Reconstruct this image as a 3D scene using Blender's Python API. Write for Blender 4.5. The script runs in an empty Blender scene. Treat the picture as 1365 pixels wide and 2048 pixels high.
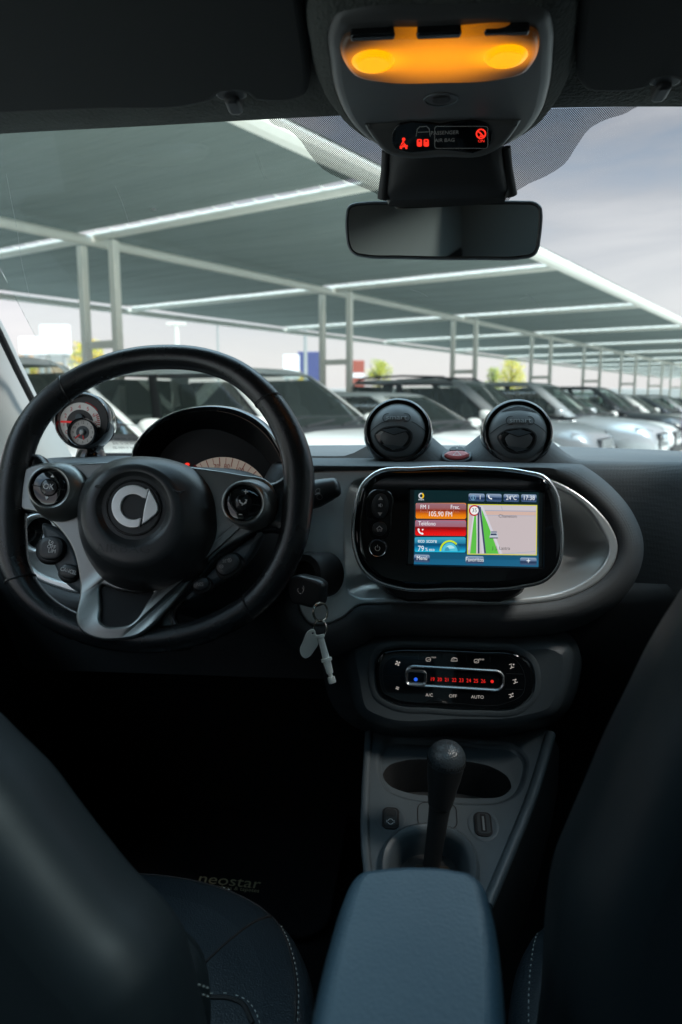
import bpy, math, random
from mathutils import Vector, Matrix, noise
from mathutils.geometry import tessellate_polygon
random.seed(7)
R_ = math.radians
scene = bpy.context.scene
COL = scene.collection
# ------------------------------------------------------------------ camera
CAMZ = 1.33
FPX, W0, H0 = 1480.0, 1365.0, 2048.0
YAW, PITCH = R_(5.0), R_(8.6)
C0 = Vector((0, 0, CAMZ))
FWD = Vector((-math.sin(YAW) * math.cos(PITCH), math.cos(YAW) * math.cos(PITCH), -math.sin(PITCH)))
RGT = Vector((math.cos(YAW), math.sin(YAW), 0))
UP = RGT.cross(FWD)
FH = Vector((-math.sin(YAW), math.cos(YAW), 0))

def ray(x, y):
    return FWD + RGT * ((x - W0 / 2) / FPX) - UP * ((y - H0 / 2) / FPX)
def P(x, y, D):
    return C0 + ray(x, y) * D
def PYY(x, y, Y):
    r = ray(x, y); return C0 + r * (Y / r.y)
def PZ(x, y, z):
    r = ray(x, y); return C0 + r * ((z - CAMZ) / r.z)

cam = bpy.data.cameras.new('camera'); camo = bpy.data.objects.new('camera', cam); COL.objects.link(camo)
camo.matrix_world = Matrix(((RGT.x, UP.x, -FWD.x, C0.x), (RGT.y, UP.y, -FWD.y, C0.y), (RGT.z, UP.z, -FWD.z, C0.z), (0, 0, 0, 1)))
cam.sensor_fit = 'HORIZONTAL'; cam.sensor_width = 24.0; cam.lens = FPX / W0 * 24.0
cam.clip_start = 0.02; cam.clip_end = 3000
cam.dof.use_dof = True; cam.dof.focus_distance = 0.95; cam.dof.aperture_fstop = 5.0; cam.dof.aperture_blades = 7
scene.camera = camo

# ------------------------------------------------------------------ frames
class Frame:
    """local axes u (right), v (up), n (towards the cabin) at a point"""
    def __init__(s, O, tilt=0, yaw=0, roll=0, D=None):
        t = R_(tilt)
        u = Vector((1, 0, 0)); v = Vector((0, math.sin(t), math.cos(t))); n = Vector((0, -math.cos(t), math.sin(t)))
        Z = Matrix.Rotation(R_(yaw), 3, 'Z'); u, v, n = Z @ u, Z @ v, Z @ n
        Q = Matrix.Rotation(R_(roll), 3, n); u, v = Q @ u, Q @ v
        s.set(O, u, v, n)
    def set(s, O, u, v, n):
        s.O, s.u, s.v, s.n = O, u, v, n
        s.M = Matrix(((u.x, v.x, n.x, O.x), (u.y, v.y, n.y, O.y), (u.z, v.z, n.z, O.z), (0, 0, 0, 1)))
        s.s = (O - C0).dot(FWD) / FPX
        return s
    def px(s, x, y, w=0.0):
        r = ray(x, y); t = ((s.O + s.n * w) - C0).dot(s.n) / r.dot(s.n)
        d = C0 + r * t - s.O
        return (d.dot(s.u), d.dot(s.v))
    def L(s, p):
        d = p - s.O; return (d.dot(s.u), d.dot(s.v), d.dot(s.n))
    def shifted(s, w):
        f = Frame(s.O); return f.set(s.O + s.n * w, s.u, s.v, s.n)
WORLD = Frame(Vector((0, 0, 0))).set(Vector((0, 0, 0)), Vector((1, 0, 0)), Vector((0, 1, 0)), Vector((0, 0, 1)))

# ------------------------------------------------------------------ outlines
def area(p):
    return 0.5 * sum(p[i - 1][0] * p[i][1] - p[i][0] * p[i - 1][1] for i in range(len(p)))
def ccw(p):
    p = list(p); return p if area(p) > 0 else p[::-1]
def cr(p, n=6, closed=True):
    """Catmull-Rom through the points; a point repeated twice makes a corner"""
    out = []; N = len(p)
    rng = range(N) if closed else range(N - 1)
    for i in rng:
        if closed: a, b, c, d = p[i - 1], p[i], p[(i + 1) % N], p[(i + 2) % N]
        else: a, b, c, d = p[max(i - 1, 0)], p[i], p[i + 1], p[min(i + 2, N - 1)]
        if math.dist(b, c) < 1e-7: out.append(tuple(b)); continue
        if math.dist(a, b) < 1e-7: a = tuple(2 * b[j] - c[j] for j in range(len(b)))
        if math.dist(d, c) < 1e-7: d = tuple(2 * c[j] - b[j] for j in range(len(b)))
        h0, h1, h2 = math.dist(a, b) or 1e-9, math.dist(b, c), math.dist(c, d) or 1e-9
        mb_ = [((b[j] - a[j]) / h0 * h1 + (c[j] - b[j]) / h1 * h0) / (h0 + h1) * h1 for j in range(len(b))]
        mc_ = [((c[j] - b[j]) / h1 * h2 + (d[j] - c[j]) / h2 * h1) / (h1 + h2) * h1 for j in range(len(b))]
        for k in range(n):
            t = k / n; t2, t3 = t * t, t * t * t
            out.append(tuple((2 * t3 - 3 * t2 + 1) * b[j] + (t3 - 2 * t2 + t) * mb_[j] + (3 * t2 - 2 * t3) * c[j] + (t3 - t2) * mc_[j] for j in range(len(b))))
    if not closed: out.append(tuple(p[-1]))
    return out
def dedup(p, e=1e-6):
    o = []
    for q in p:
        if not o or math.dist(q, o[-1]) > e: o.append(q)
    while len(o) > 1 and math.dist(o[0], o[-1]) < e: o.pop()
    return o
def rrect(cx, cy, w, h, r, n=6, rot=0.0):
    r = min(r, w / 2 - 1e-6, h / 2 - 1e-6); o = []
    for (sx, sy, a0) in ((1, 1, 0), (-1, 1, 90), (-1, -1, 180), (1, -1, 270)):
        for k in range(n + 1):
            a = R_(a0 + 90 * k / n)
            o.append((sx * (w / 2 - r) + r * math.cos(a), sy * (h / 2 - r) + r * math.sin(a)))
    c, s = math.cos(R_(rot)), math.sin(R_(rot))
    return [(cx + x * c - y * s, cy + x * s + y * c) for x, y in o]
def ell(cx, cy, a, b, n=40, rot=0.0, e=2.0):
    c, s = math.cos(R_(rot)), math.sin(R_(rot)); o = []
    for k in range(n):
        t = 2 * math.pi * k / n
        x = a * math.copysign(abs(math.cos(t)) ** (2 / e), math.cos(t)); y = b * math.copysign(abs(math.sin(t)) ** (2 / e), math.sin(t))
        o.append((cx + x * c - y * s, cy + x * s + y * c))
    return o
def arc(cx, cy, a, b, a0, a1, n=20):
    return [(cx + a * math.cos(R_(a0 + (a1 - a0) * k / n)), cy + b * math.sin(R_(a0 + (a1 - a0) * k / n))) for k in range(n + 1)]
def star(p, c, n=96, a0=0.0):
    """outline resampled at n equal angles about c"""
    o = []; N = len(p)
    for k in range(n):
        t = a0 + 2 * math.pi * k / n; dx, dy = math.cos(t), math.sin(t); best = None
        for i in range(N):
            x1, y1 = p[i - 1][0] - c[0], p[i - 1][1] - c[1]; x2, y2 = p[i][0] - c[0], p[i][1] - c[1]
            den = dx * (y2 - y1) - dy * (x2 - x1)
            if abs(den) < 1e-14: continue
            s = (x1 * (y2 - y1) - y1 * (x2 - x1)) / den; q = (x1 * dy - y1 * dx) / den
            if s > 0 and -1e-6 <= q <= 1 + 1e-6 and (best is None or s > best): best = s
        best = best or 1e-4
        o.append((c[0] + dx * best, c[1] + dy * best))
    return o
def inset(p, d):
    """ccw outline moved inwards by d (outwards if negative)"""
    N = len(p); o = []
    for i in range(N):
        a, b, c = p[i - 1], p[i], p[(i + 1) % N]
        n1 = (-(b[1] - a[1]), b[0] - a[0]); n2 = (-(c[1] - b[1]), c[0] - b[0])
        l1 = math.hypot(*n1) or 1e-9; l2 = math.hypot(*n2) or 1e-9
        n = (n1[0] / l1 + n2[0] / l2, n1[1] / l1 + n2[1] / l2); l = math.hypot(*n) or 1e-9
        k = 2 / max(l * l, 1.2)
        o.append((b[0] + n[0] * k * d * 1.0, b[1] + n[1] * k * d * 1.0))
    return o
def round_profile(w0, w1, r, n=4):
    """wall from w0 up to w1 with a rounded top edge: (inset, w) pairs"""
    o = [(0, w0), (0, w1 - r)] if w1 - r > w0 + 1e-5 else [(0, w1 - r)]
    for k in range(1, n + 1):
        a = R_(90 * k / n); o.append((r - r * math.cos(a), w1 - r + r * math.sin(a)))
    return o

# ------------------------------------------------------------------ mesh builder
def font_mesh(txt, size, align):
    c = bpy.data.curves.new('writing', 'FONT'); c.body = txt; c.size = size
    c.align_x = {'C': 'CENTER', 'L': 'LEFT', 'R': 'RIGHT'}[align]; c.align_y = 'CENTER'; c.resolution_u = 3
    o = bpy.data.objects.new('writing', c); COL.objects.link(o)
    dg = bpy.context.evaluated_depsgraph_get(); dg.update()
    me = bpy.data.meshes.new_from_object(o.evaluated_get(dg))
    v = [tuple(q.co) for q in me.vertices]; f = [tuple(q.vertices) for q in me.polygons]
    bpy.data.objects.remove(o); bpy.data.meshes.remove(me); bpy.data.curves.remove(c)
    return v, f
def bend_axis(path, closed=False):
    N = len(path); T = []
    for i in range(N):
        a = path[i - 1] if (closed or i > 0) else path[i]; b = path[(i + 1) % N] if (closed or i < N - 1) else path[i]
        T.append((Vector(b) - Vector(a)).normalized())
    return T
class MB:
    def __init__(s, F=WORLD):
        s.v, s.f, s.m, s.mats, s.F = [], [], [], [], F
    def mi(s, mat):
        if mat not in s.mats: s.mats.append(mat)
        return s.mats.index(mat)
    def add(s, v, f, mat):
        b = len(s.v); s.v += [tuple(q) for q in v]; k = s.mi(mat)
        for q in f:
            s.f.append(tuple(b + i for i in q)); s.m.append(k)
        return s
    def cap(s, ring, mat, flip=False, holes=()):
        loops = [[Vector(q) for q in ring]] + [[Vector(q) for q in h] for h in holes]
        pts = [q for l in loops for q in l]
        nr0 = Vector((0, 0, 0)); c0 = loops[0][0]
        for i in range(len(loops[0])): nr0 += (loops[0][i - 1] - c0).cross(loops[0][i] - c0)
        nr0.normalize(); ax = nr0.orthogonal().normalized(); ay = nr0.cross(ax)
        ext = max((q - c0).length for q in loops[0]) or 1.0
        tri = tessellate_polygon([[Vector(((q - c0).dot(ax) * 1000 / ext, (q - c0).dot(ay) * 1000 / ext, 0)) for q in l] for l in loops])
        if tri:
            # orient like the ring's own normal
            nr = Vector((0, 0, 0)); N = len(loops[0])
            for i in range(N): nr += loops[0][i - 1].cross(loops[0][i])
            a, b, c = (pts[i] for i in max(tri, key=lambda t: (pts[t[1]] - pts[t[0]]).cross(pts[t[2]] - pts[t[0]]).length))
            if ((b - a).cross(c - a).dot(nr) < 0) != flip: tri = [t[::-1] for t in tri]
        return s.add(pts, tri, mat)
    def loft(s, rings, mat, closed=True, cap0=False, cap1=False):
        n = len(rings[0]); v = [q for r in rings for q in r]; f = []
        m = n if closed else n - 1
        for k in range(len(rings) - 1):
            for i in range(m):
                j = (i + 1) % n; f.append((k * n + i, k * n + j, (k + 1) * n + j, (k + 1) * n + i))
        s.add(v, f, mat)
        if cap0: s.cap(rings[0], mat, flip=True)
        if cap1: s.cap(rings[-1], mat)
        return s
    def pill(s, out, prof, mat, cap=True, back=False, w=0.0):
        """ccw outline through (inset, w) pairs, capped"""
        out = ccw(dedup(out))
        return s.loft([[(x, y, w + h) for x, y in (inset(out, d) if abs(d) > 1e-9 else out)] for d, h in prof], mat, cap1=cap, cap0=back)
    def dome(s, out, c, prof, mat, cap=True, back=False):
        out = ccw(dedup(out))
        return s.loft([[(c[0] + (x - c[0]) * k, c[1] + (y - c[1]) * k, h) for x, y in out] for k, h in prof], mat, cap1=cap, cap0=back)
    def block(s, out, w0, w1, mat, r=0.0, back=True):
        return s.pill(out, round_profile(w0, w1, r, 3) if r else [(0, w0), (0, w1)], mat, back=back)
    def holed(s, out, holes, w0, w1, mat, r=0.0):
        """plate with holes, rounded outer and inner top edges"""
        out = ccw(dedup(out)); holes = [ccw(dedup(h)) for h in holes]
        pr = round_profile(w0, w1, r, 3) if r else [(0, w0), (0, w1)]
        s.loft([[(x, y, h) for x, y in inset(out, d)] for d, h in pr], mat)
        tops = []
        for hl in holes:
            rr = [[(x, y, h) for x, y in inset(hl, -d)] for d, h in pr]
            s.loft([q[::-1] for q in rr], mat); tops.append(rr[-1])
        d, h = pr[-1]
        return s.cap([(x, y, h) for x, y in inset(out, d)], mat, holes=tops)
    def flat(s, out, w, mat):
        out = ccw(dedup(out)); return s.cap([(x, y, w) for x, y in out], mat)
    def band(s, a, b, wa, wb, mat):
        """strip between two open polylines of equal length"""
        return s.loft([[(x, y, wa) for x, y in a], [(x, y, wb) for x, y in b]], mat, closed=False)
    def ring(s, rings, mat):
        return s.loft([[(x, y, w) for x, y in r] for r, w in rings], mat)
    def rev(s, cx, cy, prof, mat, n=40, ex=1.0, ey=1.0, cap=True, rot=0.0, back=False):
        c, q = math.cos(R_(rot)), math.sin(R_(rot)); rings = []
        for r, h in prof:
            ring = []
            for k in range(n):
                t = 2 * math.pi * k / n; x, y = r * ex * math.cos(t), r * ey * math.sin(t)
                ring.append((cx + x * c - y * q, cy + x * q + y * c, h))
            rings.append(ring)
        return s.loft(rings, mat, cap1=cap and prof[-1][0] > 1e-6, cap0=back)
    def tube(s, path, rad, mat, n=10, closed=False, flat=1.0, caps=True, up=None):
        path = [Vector(p) for p in path]; T = bend_axis(path, closed); N = len(path)
        a = up or (Vector((0, 0, 1)) if abs(T[0].z) < 0.9 else Vector((1, 0, 0)))
        rings = []; X = None
        for i in range(N):
            X = (a - T[i] * a.dot(T[i])) if X is None or up else (X - T[i] * X.dot(T[i]))
            X = X.normalized(); Y = T[i].cross(X)
            r = rad[i] if isinstance(rad, (list, tuple)) else rad
            rings.append([path[i] + X * (r * math.cos(2 * math.pi * k / n)) + Y * (r * flat * math.sin(2 * math.pi * k / n)) for k in range(n)])
        if closed: rings.append(rings[0])
        s.loft(rings, mat)
        if caps and not closed: s.cap(rings[0], mat, flip=True); s.cap(rings[-1], mat)
        return s
    def stroke(s, pts, wd, w, mat, closed=False, h=0.0):
        """flat line of width wd lying at height w"""
        N = len(pts); A, B = [], []
        for i in range(N):
            a = pts[i - 1] if (closed or i > 0) else pts[i]; b = pts[(i + 1) % N] if (closed or i < N - 1) else pts[i]
            dx, dy = b[0] - a[0], b[1] - a[1]; l = math.hypot(dx, dy) or 1e-9
            A.append((pts[i][0] + dy / l * wd / 2, pts[i][1] - dx / l * wd / 2)); B.append((pts[i][0] - dy / l * wd / 2, pts[i][1] + dx / l * wd / 2))
        if closed: A.append(A[0]); B.append(B[0])
        return s.band(A, B, w, w, mat)
    def text(s, t, x, y, size, w, mat, align='C', rot=0.0, sx=1.0, hgt=0.0):
        v, f = font_mesh(t, size, align); c, q = math.cos(R_(rot)), math.sin(R_(rot))
        top = [(x + a * sx * c - b * q, y + a * sx * q + b * c, w + hgt) for a, b, _ in v]
        s.add(top, f, mat)
        if hgt:
            cnt = {}
            for p in f:
                for i in range(len(p)):
                    e = (p[i - 1], p[i]); cnt[e] = cnt.get(e, 0) + 1
            b0 = [(a, b, w) for a, b, _ in top]; n = len(top)
            s.add(top + b0, [(i + n, j + n, j, i) for (i, j) in cnt if (j, i) not in cnt], mat)
        return s
    def box(s, x0, x1, y0, y1, z0, z1, mat, b=0.0):
        return s.pill([(x0, y0), (x1, y0), (x1, y1), (x0, y1)], [(b, z0), (0, z0 + b), (0, z1 - b), (b, z1)] if b else [(0, z0), (0, z1)], mat, back=True)
    def build(s, name, parent=None, ang=32, label=None):
        me = bpy.data.meshes.new(name)
        M = s.F.M
        if parent is not None: M = Matrix(parent['_M'] if False else ROOTM[parent.name]).inverted() @ M
        me.from_pydata([M @ Vector(q) for q in s.v], [], s.f)
        for m in s.mats: me.materials.append(m)
        me.polygons.foreach_set('material_index', s.m)
        me.polygons.foreach_set('use_smooth', [True] * len(s.f))
        me.update(); me.validate()
        me.set_sharp_from_angle(angle=R_(ang))
        o = bpy.data.objects.new(name, me); COL.objects.link(o)
        if parent is not None:
            o.parent = parent; ROOTM[o.name] = ROOTM[parent.name]
        else: ROOTM[o.name] = Matrix.Identity(4)
        if label: o['label'] = label
        return o
ROOTM = {}
def thing(name, label, cat, F=WORLD, group=None):
    o = bpy.data.objects.new(name, None); o.empty_display_size = 0.05; COL.objects.link(o)
    o.matrix_world = F.M; ROOTM[o.name] = F.M.copy()
    o['label'] = label; o['category'] = cat
    if group: o['group'] = group
    return o
def tag(o, label=None, cat=None, group=None, kind=None):
    for k, v in (('label', label), ('category', cat), ('group', group), ('kind', kind)):
        if v: o[k] = v
    return o

# ------------------------------------------------------------------ materials
def mat(name, base, rough=0.5, metal=0.0, spec=0.5, bump=None, var=0.0, coat=0.0, emit=None, es=0.0, sub=0.0, rvar=0.0):
    """bump = (kind, scale, strength, distance)"""
    m = bpy.data.materials.new(name); m.use_nodes = True; nt = m.node_tree; N = nt.nodes; b = N['Principled BSDF']
    b.inputs['Base Color'].default_value = (*base, 1); b.inputs['Roughness'].default_value = rough
    b.inputs['Metallic'].default_value = metal; b.inputs['Specular IOR Level'].default_value = spec
    b.inputs['Coat Weight'].default_value = coat; b.inputs['Coat Roughness'].default_value = 0.03
    if emit: b.inputs['Emission Color'].default_value = (*emit, 1); b.inputs['Emission Strength'].default_value = es
    tc = N.new('ShaderNodeTexCoord')
    if var or rvar:
        nz = N.new('ShaderNodeTexNoise'); nz.inputs['Scale'].default_value = 14; nz.inputs['Detail'].default_value = 5
        nt.links.new(tc.outputs['Object'], nz.inputs['Vector'])
        if var:
            mx = N.new('ShaderNodeMix'); mx.data_type = 'RGBA'
            mx.inputs[6].default_value = (*[c * (1 - var) for c in base], 1); mx.inputs[7].default_value = (*[min(1, c * (1 + var)) for c in base], 1)
            nt.links.new(nz.outputs['Fac'], mx.inputs[0]); nt.links.new(mx.outputs[2], b.inputs['Base Color'])
        if rvar:
            mr = N.new('ShaderNodeMapRange'); mr.inputs[1].default_value = 0.3; mr.inputs[2].default_value = 0.7
            mr.inputs[3].default_value = rough - rvar; mr.inputs[4].default_value = rough + rvar
            nt.links.new(nz.outputs['Fac'], mr.inputs[0]); nt.links.new(mr.outputs[0], b.inputs['Roughness'])
    if bump:
        kind, sc, st, ds = bump
        bp = N.new('ShaderNodeBump'); bp.inputs['Strength'].default_value = st; bp.inputs['Distance'].default_value = ds
        if kind == 'leather':
            t = N.new('ShaderNodeTexVoronoi'); t.feature = 'SMOOTH_F1'; t.inputs['Scale'].default_value = sc; out = t.outputs['Distance']
        elif kind == 'weave':
            t = N.new('ShaderNodeTexVoronoi'); t.inputs['Scale'].default_value = sc; t.inputs['Randomness'].default_value = 0.12; out = t.outputs['Distance']
        else:
            t = N.new('ShaderNodeTexNoise'); t.inputs['Scale'].default_value = sc; t.inputs['Detail'].default_value = 3; out = t.outputs['Fac']
        nt.links.new(tc.outputs['Object'], t.inputs['Vector']); nt.links.new(out, bp.inputs['Height']); nt.links.new(bp.outputs['Normal'], b.inputs['Normal'])
    return m
EXPO = 1.1
def emis(name, col, s=1.0, base=None):
    return mat(name, base or (0.01, 0.01, 0.01), 0.4, emit=col, es=s * 2 ** -EXPO)
def srgb(r, g, b):
    f = lambda c: (c / 255) / 12.92 if c / 255 <= 0.04045 else ((c / 255 + 0.055) / 1.055) ** 2.4
    return (f(r), f(g), f(b))
# ------------------------------------------------------------------ world and sun
SUN_EL, SUN_AZ = 50.0, 118.0        # azimuth clockwise from the car's nose
w = bpy.data.worlds.new('World'); scene.world = w; w.use_nodes = True
nt = w.node_tree; nt.nodes.clear(); N = nt.nodes; LK = nt.links.new
out = N.new('ShaderNodeOutputWorld')
sky = N.new('ShaderNodeTexSky'); sky.sky_type = 'NISHITA'; sky.sun_disc = False
sky.sun_elevation = R_(SUN_EL); sky.sun_rotation = R_(SUN_AZ); sky.dust_density = 2.0
bgA = N.new('ShaderNodeBackground'); bgA.inputs[1].default_value = 0.11; LK(sky.outputs[0], bgA.inputs[0])
tc = N.new('ShaderNodeTexCoord'); sep = N.new('ShaderNodeSeparateXYZ'); LK(tc.outputs['Generated'], sep.inputs[0])
mp = N.new('ShaderNodeMapping'); mp.inputs['Scale'].default_value = (1.6, 1.6, 6.0); mp.inputs['Rotation'].default_value = (0.1, 0.12, 0.4); LK(tc.outputs['Generated'], mp.inputs[0])
nz = N.new('ShaderNodeTexNoise'); nz.inputs['Scale'].default_value = 1.7; nz.inputs['Detail'].default_value = 7; nz.inputs['Roughness'].default_value = 0.52; nz.inputs['Distortion'].default_value = 0.5
LK(mp.outputs[0], nz.inputs['Vector'])
cl = N.new('ShaderNodeValToRGB'); e = cl.color_ramp.elements
e[0].position = 0.36; e[0].color = (0.25, 0.295, 0.365, 1); e[1].position = 0.62; e[1].color = (0.66, 0.62, 0.61, 1)
m_ = e.new(0.47); m_.color = (0.37, 0.365, 0.385, 1)
LK(nz.outputs['Fac'], cl.inputs[0])
hz = N.new('ShaderNodeValToRGB'); e = hz.color_ramp.elements      # thinner, brighter cloud towards the horizon
e[0].position = 0.0; e[0].color = (1, 1, 1, 1); e[1].position = 0.30; e[1].color = (0, 0, 0, 1); m_ = e.new(0.1); m_.color = (.72, .72, .72, 1)
LK(sep.outputs[2], hz.inputs[0])
mx = N.new('ShaderNodeMix'); mx.data_type = 'RGBA'; LK(hz.outputs[0], mx.inputs[0]); LK(cl.outputs[0], mx.inputs[6]); mx.inputs[7].default_value = (0.84, 0.80, 0.81, 1)
zr = N.new('ShaderNodeValToRGB'); e = zr.color_ramp.elements      # zenith, out of view, made brighter and bluer to light the cabin
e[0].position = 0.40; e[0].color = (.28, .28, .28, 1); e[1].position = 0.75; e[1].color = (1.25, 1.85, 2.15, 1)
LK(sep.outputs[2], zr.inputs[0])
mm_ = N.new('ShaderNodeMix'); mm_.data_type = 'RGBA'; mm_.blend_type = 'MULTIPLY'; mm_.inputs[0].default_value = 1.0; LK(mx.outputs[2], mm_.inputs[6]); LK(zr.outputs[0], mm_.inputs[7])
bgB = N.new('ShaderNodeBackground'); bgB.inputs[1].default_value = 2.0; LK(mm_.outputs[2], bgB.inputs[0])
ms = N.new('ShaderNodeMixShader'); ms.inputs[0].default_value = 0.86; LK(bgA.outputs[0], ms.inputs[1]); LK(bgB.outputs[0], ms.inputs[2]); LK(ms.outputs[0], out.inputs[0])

sl = bpy.data.lights.new('sun', 'SUN'); so = bpy.data.objects.new('sun', sl); COL.objects.link(so)
sl.energy = 1.8; sl.angle = R_(14); sl.color = (1.0, 0.95, 0.88)
sd = Vector((math.sin(R_(SUN_AZ)) * math.cos(R_(SUN_EL)), math.cos(R_(SUN_AZ)) * math.cos(R_(SUN_EL)), math.sin(R_(SUN_EL))))
so.rotation_euler = sd.to_track_quat('Z', 'Y').to_euler()
vs = scene.view_settings; scene.display_settings.display_device = 'sRGB'
vs.view_transform = 'Standard'; vs.look = 'None'; vs.exposure = EXPO; vs.gamma = 1.0; vs.use_curve_mapping = False
scene.cycles.max_bounces = 10; scene.cycles.transparent_max_bounces = 16; scene.cycles.diffuse_bounces = 5; scene.cycles.glossy_bounces = 5
scene.cycles.use_denoising = True; scene.cycles.caustics_reflective = False; scene.cycles.caustics_refractive = False
scene.cycles.sample_clamp_indirect = 6.0

# ------------------------------------------------------------------ materials
M = {}
M['asphalt'] = mat('asphalt', (0.50, 0.49, 0.45), 0.9, bump=('noise', 60, 0.4, 0.01), var=0.18)
M['white_steel'] = mat('white_steel', (0.80, 0.775, 0.69), 0.45, var=0.05)
def car_glass():
    m = bpy.data.materials.new('car_window_glass'); m.use_nodes = True; nt = m.node_tree; N = nt.nodes; N.clear()
    o = N.new('ShaderNodeOutputMaterial'); t = N.new('ShaderNodeBsdfTransparent'); t.inputs[0].default_value = (0.74, 0.82, 0.78, 1)
    gl = N.new('ShaderNodeBsdfGlossy'); gl.inputs['Roughness'].default_value = 0.03; gl.inputs[0].default_value = (.98, 1, .97, 1)
    fr = N.new('ShaderNodeFresnel'); fr.inputs[0].default_value = 2.3
    a = N.new('ShaderNodeMixShader'); nt.links.new(fr.outputs[0], a.inputs[0]); nt.links.new(t.outputs[0], a.inputs[1]); nt.links.new(gl.outputs[0], a.inputs[2]); nt.links.new(a.outputs[0], o.inputs[0]); return m
M['glass_car'] = car_glass()
M['tyre'] = mat('tyre_rubber', (0.02, 0.02, 0.02), 0.85)
M['alloy'] = mat('wheel_alloy', (0.45, 0.46, 0.47), 0.35, metal=0.8)
M['chrome'] = mat('chrome', (0.8, 0.8, 0.8), 0.12, metal=1.0)
M['car_trim'] = mat('black_car_trim', (0.02, 0.02, 0.022), 0.5)
M['lamp_glass'] = mat('headlamp_glass', (0.35, 0.38, 0.4), 0.08, spec=0.8, metal=0.4)
M['plate'] = mat('number_plate', (0.6, 0.6, 0.58), 0.5)
def fabric_mat():
    m = mat('shade_fabric', (0.20, 0.23, 0.20), 0.9); nt = m.node_tree; N = nt.nodes; b = N['Principled BSDF']
    tc = N.new('ShaderNodeTexCoord'); mp = N.new('ShaderNodeMapping'); mp.inputs['Scale'].default_value = (0.22, 1.5, 1.0)
    n = N.new('ShaderNodeTexNoise'); n.inputs['Scale'].default_value = 1.6; n.inputs['Detail'].default_value = 4
    nt.links.new(tc.outputs['Object'], mp.inputs[0]); nt.links.new(mp.outputs[0], n.inputs['Vector'])
    cv = N.new('ShaderNodeMix'); cv.data_type = 'RGBA'; cv.inputs[6].default_value = (.092, .112, .104, 1); cv.inputs[7].default_value = (.180, .208, .190, 1); nt.links.new(n.outputs['Fac'], cv.inputs[0]); nt.links.new(cv.outputs[2], b.inputs['Base Color'])  # streaky tone: wrinkle shading and dirt, both put into the colour
    bp = N.new('ShaderNodeBump'); bp.inputs['Strength'].default_value = 0.7; bp.inputs['Distance'].default_value = 0.22
    nt.links.new(n.outputs['Fac'], bp.inputs['Height']); nt.links.new(bp.outputs['Normal'], b.inputs['Normal'])
    t = N.new('ShaderNodeBsdfTranslucent'); t.inputs[0].default_value = (0.12, 0.14, 0.12, 1)
    mx = N.new('ShaderNodeMixShader'); mx.inputs[0].default_value = 0.16
    nt.links.new(b.outputs[0], mx.inputs[1]); nt.links.new(t.outputs[0], mx.inputs[2]); nt.links.new(mx.outputs[0], N['Material Output'].inputs[0])
    return m
M['fabric'] = fabric_mat()

# ------------------------------------------------------------------ the car park outside
RD = RGT * 0.559 + FH * 0.829; QD = RGT * 0.829 - FH * 0.559      # along the row / the way the cars face
ROW0 = C0 + RGT * (-3.25) + FH * 9.3; ROW0.z = 0
def RQ(s, t, z=0.0): return ROW0 + RD * s + QD * t + Vector((0, 0, z))
def row_frame(s, t, z=0.0, turn=0.0):
    f = Frame(Vector((0, 0, 0))); a = R_(turn); u = QD * math.cos(a) + RD * math.sin(a); v = RD * math.cos(a) - QD * math.sin(a)
    return f.set(RQ(s, t, z), u, v, Vector((0, 0, 1)))
g = MB(); g.cap([(1500 * math.cos(k * math.pi / 24), 1500 * math.sin(k * math.pi / 24), 0) for k in range(48)], M['asphalt'])
tag(g.build('ground'), kind='structure')

F = row_frame(0, 0)                  # canopy frame: x = along the cars' facing, y = along the row
can = thing('shade_canopy', 'long car park shade canopy of grey green fabric on white steel posts', 'canopy', F)
HZ = 3.18; BAY = 5.35; BAYS = range(-3, 13)
def YB(k): return k * BAY + (.1 if k <= 0 else -.22)
for wing in (-1, 1):
    for b in list(BAYS)[:-1]:
        mb = MB(F); NY, NX = 10, 12; V = []
        y0, y1 = YB(b) + .045, YB(b + 1) - .075
        for i in range(NX + 1):
            for j in range(NY + 1):
                x = wing * (0.02 + (4.42 if wing > 0 else 4.98) * i / NX); q = j / NY; y = y0 + (y1 - y0) * q
                sag = 4 * q * (1 - q) * 0.05 * math.sin(math.pi * i / NX)
                V.append((x, y, HZ + 0.13 - sag + 0.015 * noise.noise((x * 1.3, y * 0.5, 3))))
        mb.add(V, [(i * (NY + 1) + j, (i + 1) * (NY + 1) + j, (i + 1) * (NY + 1) + j + 1, i * (NY + 1) + j + 1) for i in range(NX) for j in range(NY)], M['fabric'])
        mb.build('fabric_panel', can)
for x, r in ((0.3, 0.06), (4.44, 0.085), (-5.0, 0.06)):
    MB(F).tube([(x, BAYS[0] * BAY, HZ + 0.02), (x, BAYS[-1] * BAY, HZ + 0.02)], r, M['white_steel']).build('purlin', can)
for k in BAYS:
    y = YB(k)
    mb = MB(F).tube([(-4.9, y, HZ + 0.07), (4.35, y, HZ + 0.07)], 0.05, M['white_steel'])
    for i in range(34):                                           # lacing that ties the fabric to the pipe
        mb.rev(0, 0, [(0, 0)], M['white_steel'], n=3) if False else None
        x = -4.8 + 9.0 * i / 33; mb.tube([(x + 0.0, y - 0.08, HZ + 0.13), (x + 0.03, y - 0.05, HZ + 0.11), (x + 0.05, y + 0.05, HZ + 0.11), (x + 0.08, y + 0.05, HZ + 0.13)], 0.006, M['white_steel'], n=5)
    mb.build('rafter', can)
    for x in (0.06, 0.64):
        MB(F).box(x - 0.045, x + 0.045, y - 0.045, y + 0.045, 0, HZ, M['white_steel'], 0.01).build('post', can)
    MB(F).box(0.106, 0.594, y - 0.03, y + 0.03, 1.95, 2.04, M['white_steel']).build('crossbar', can)

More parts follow.
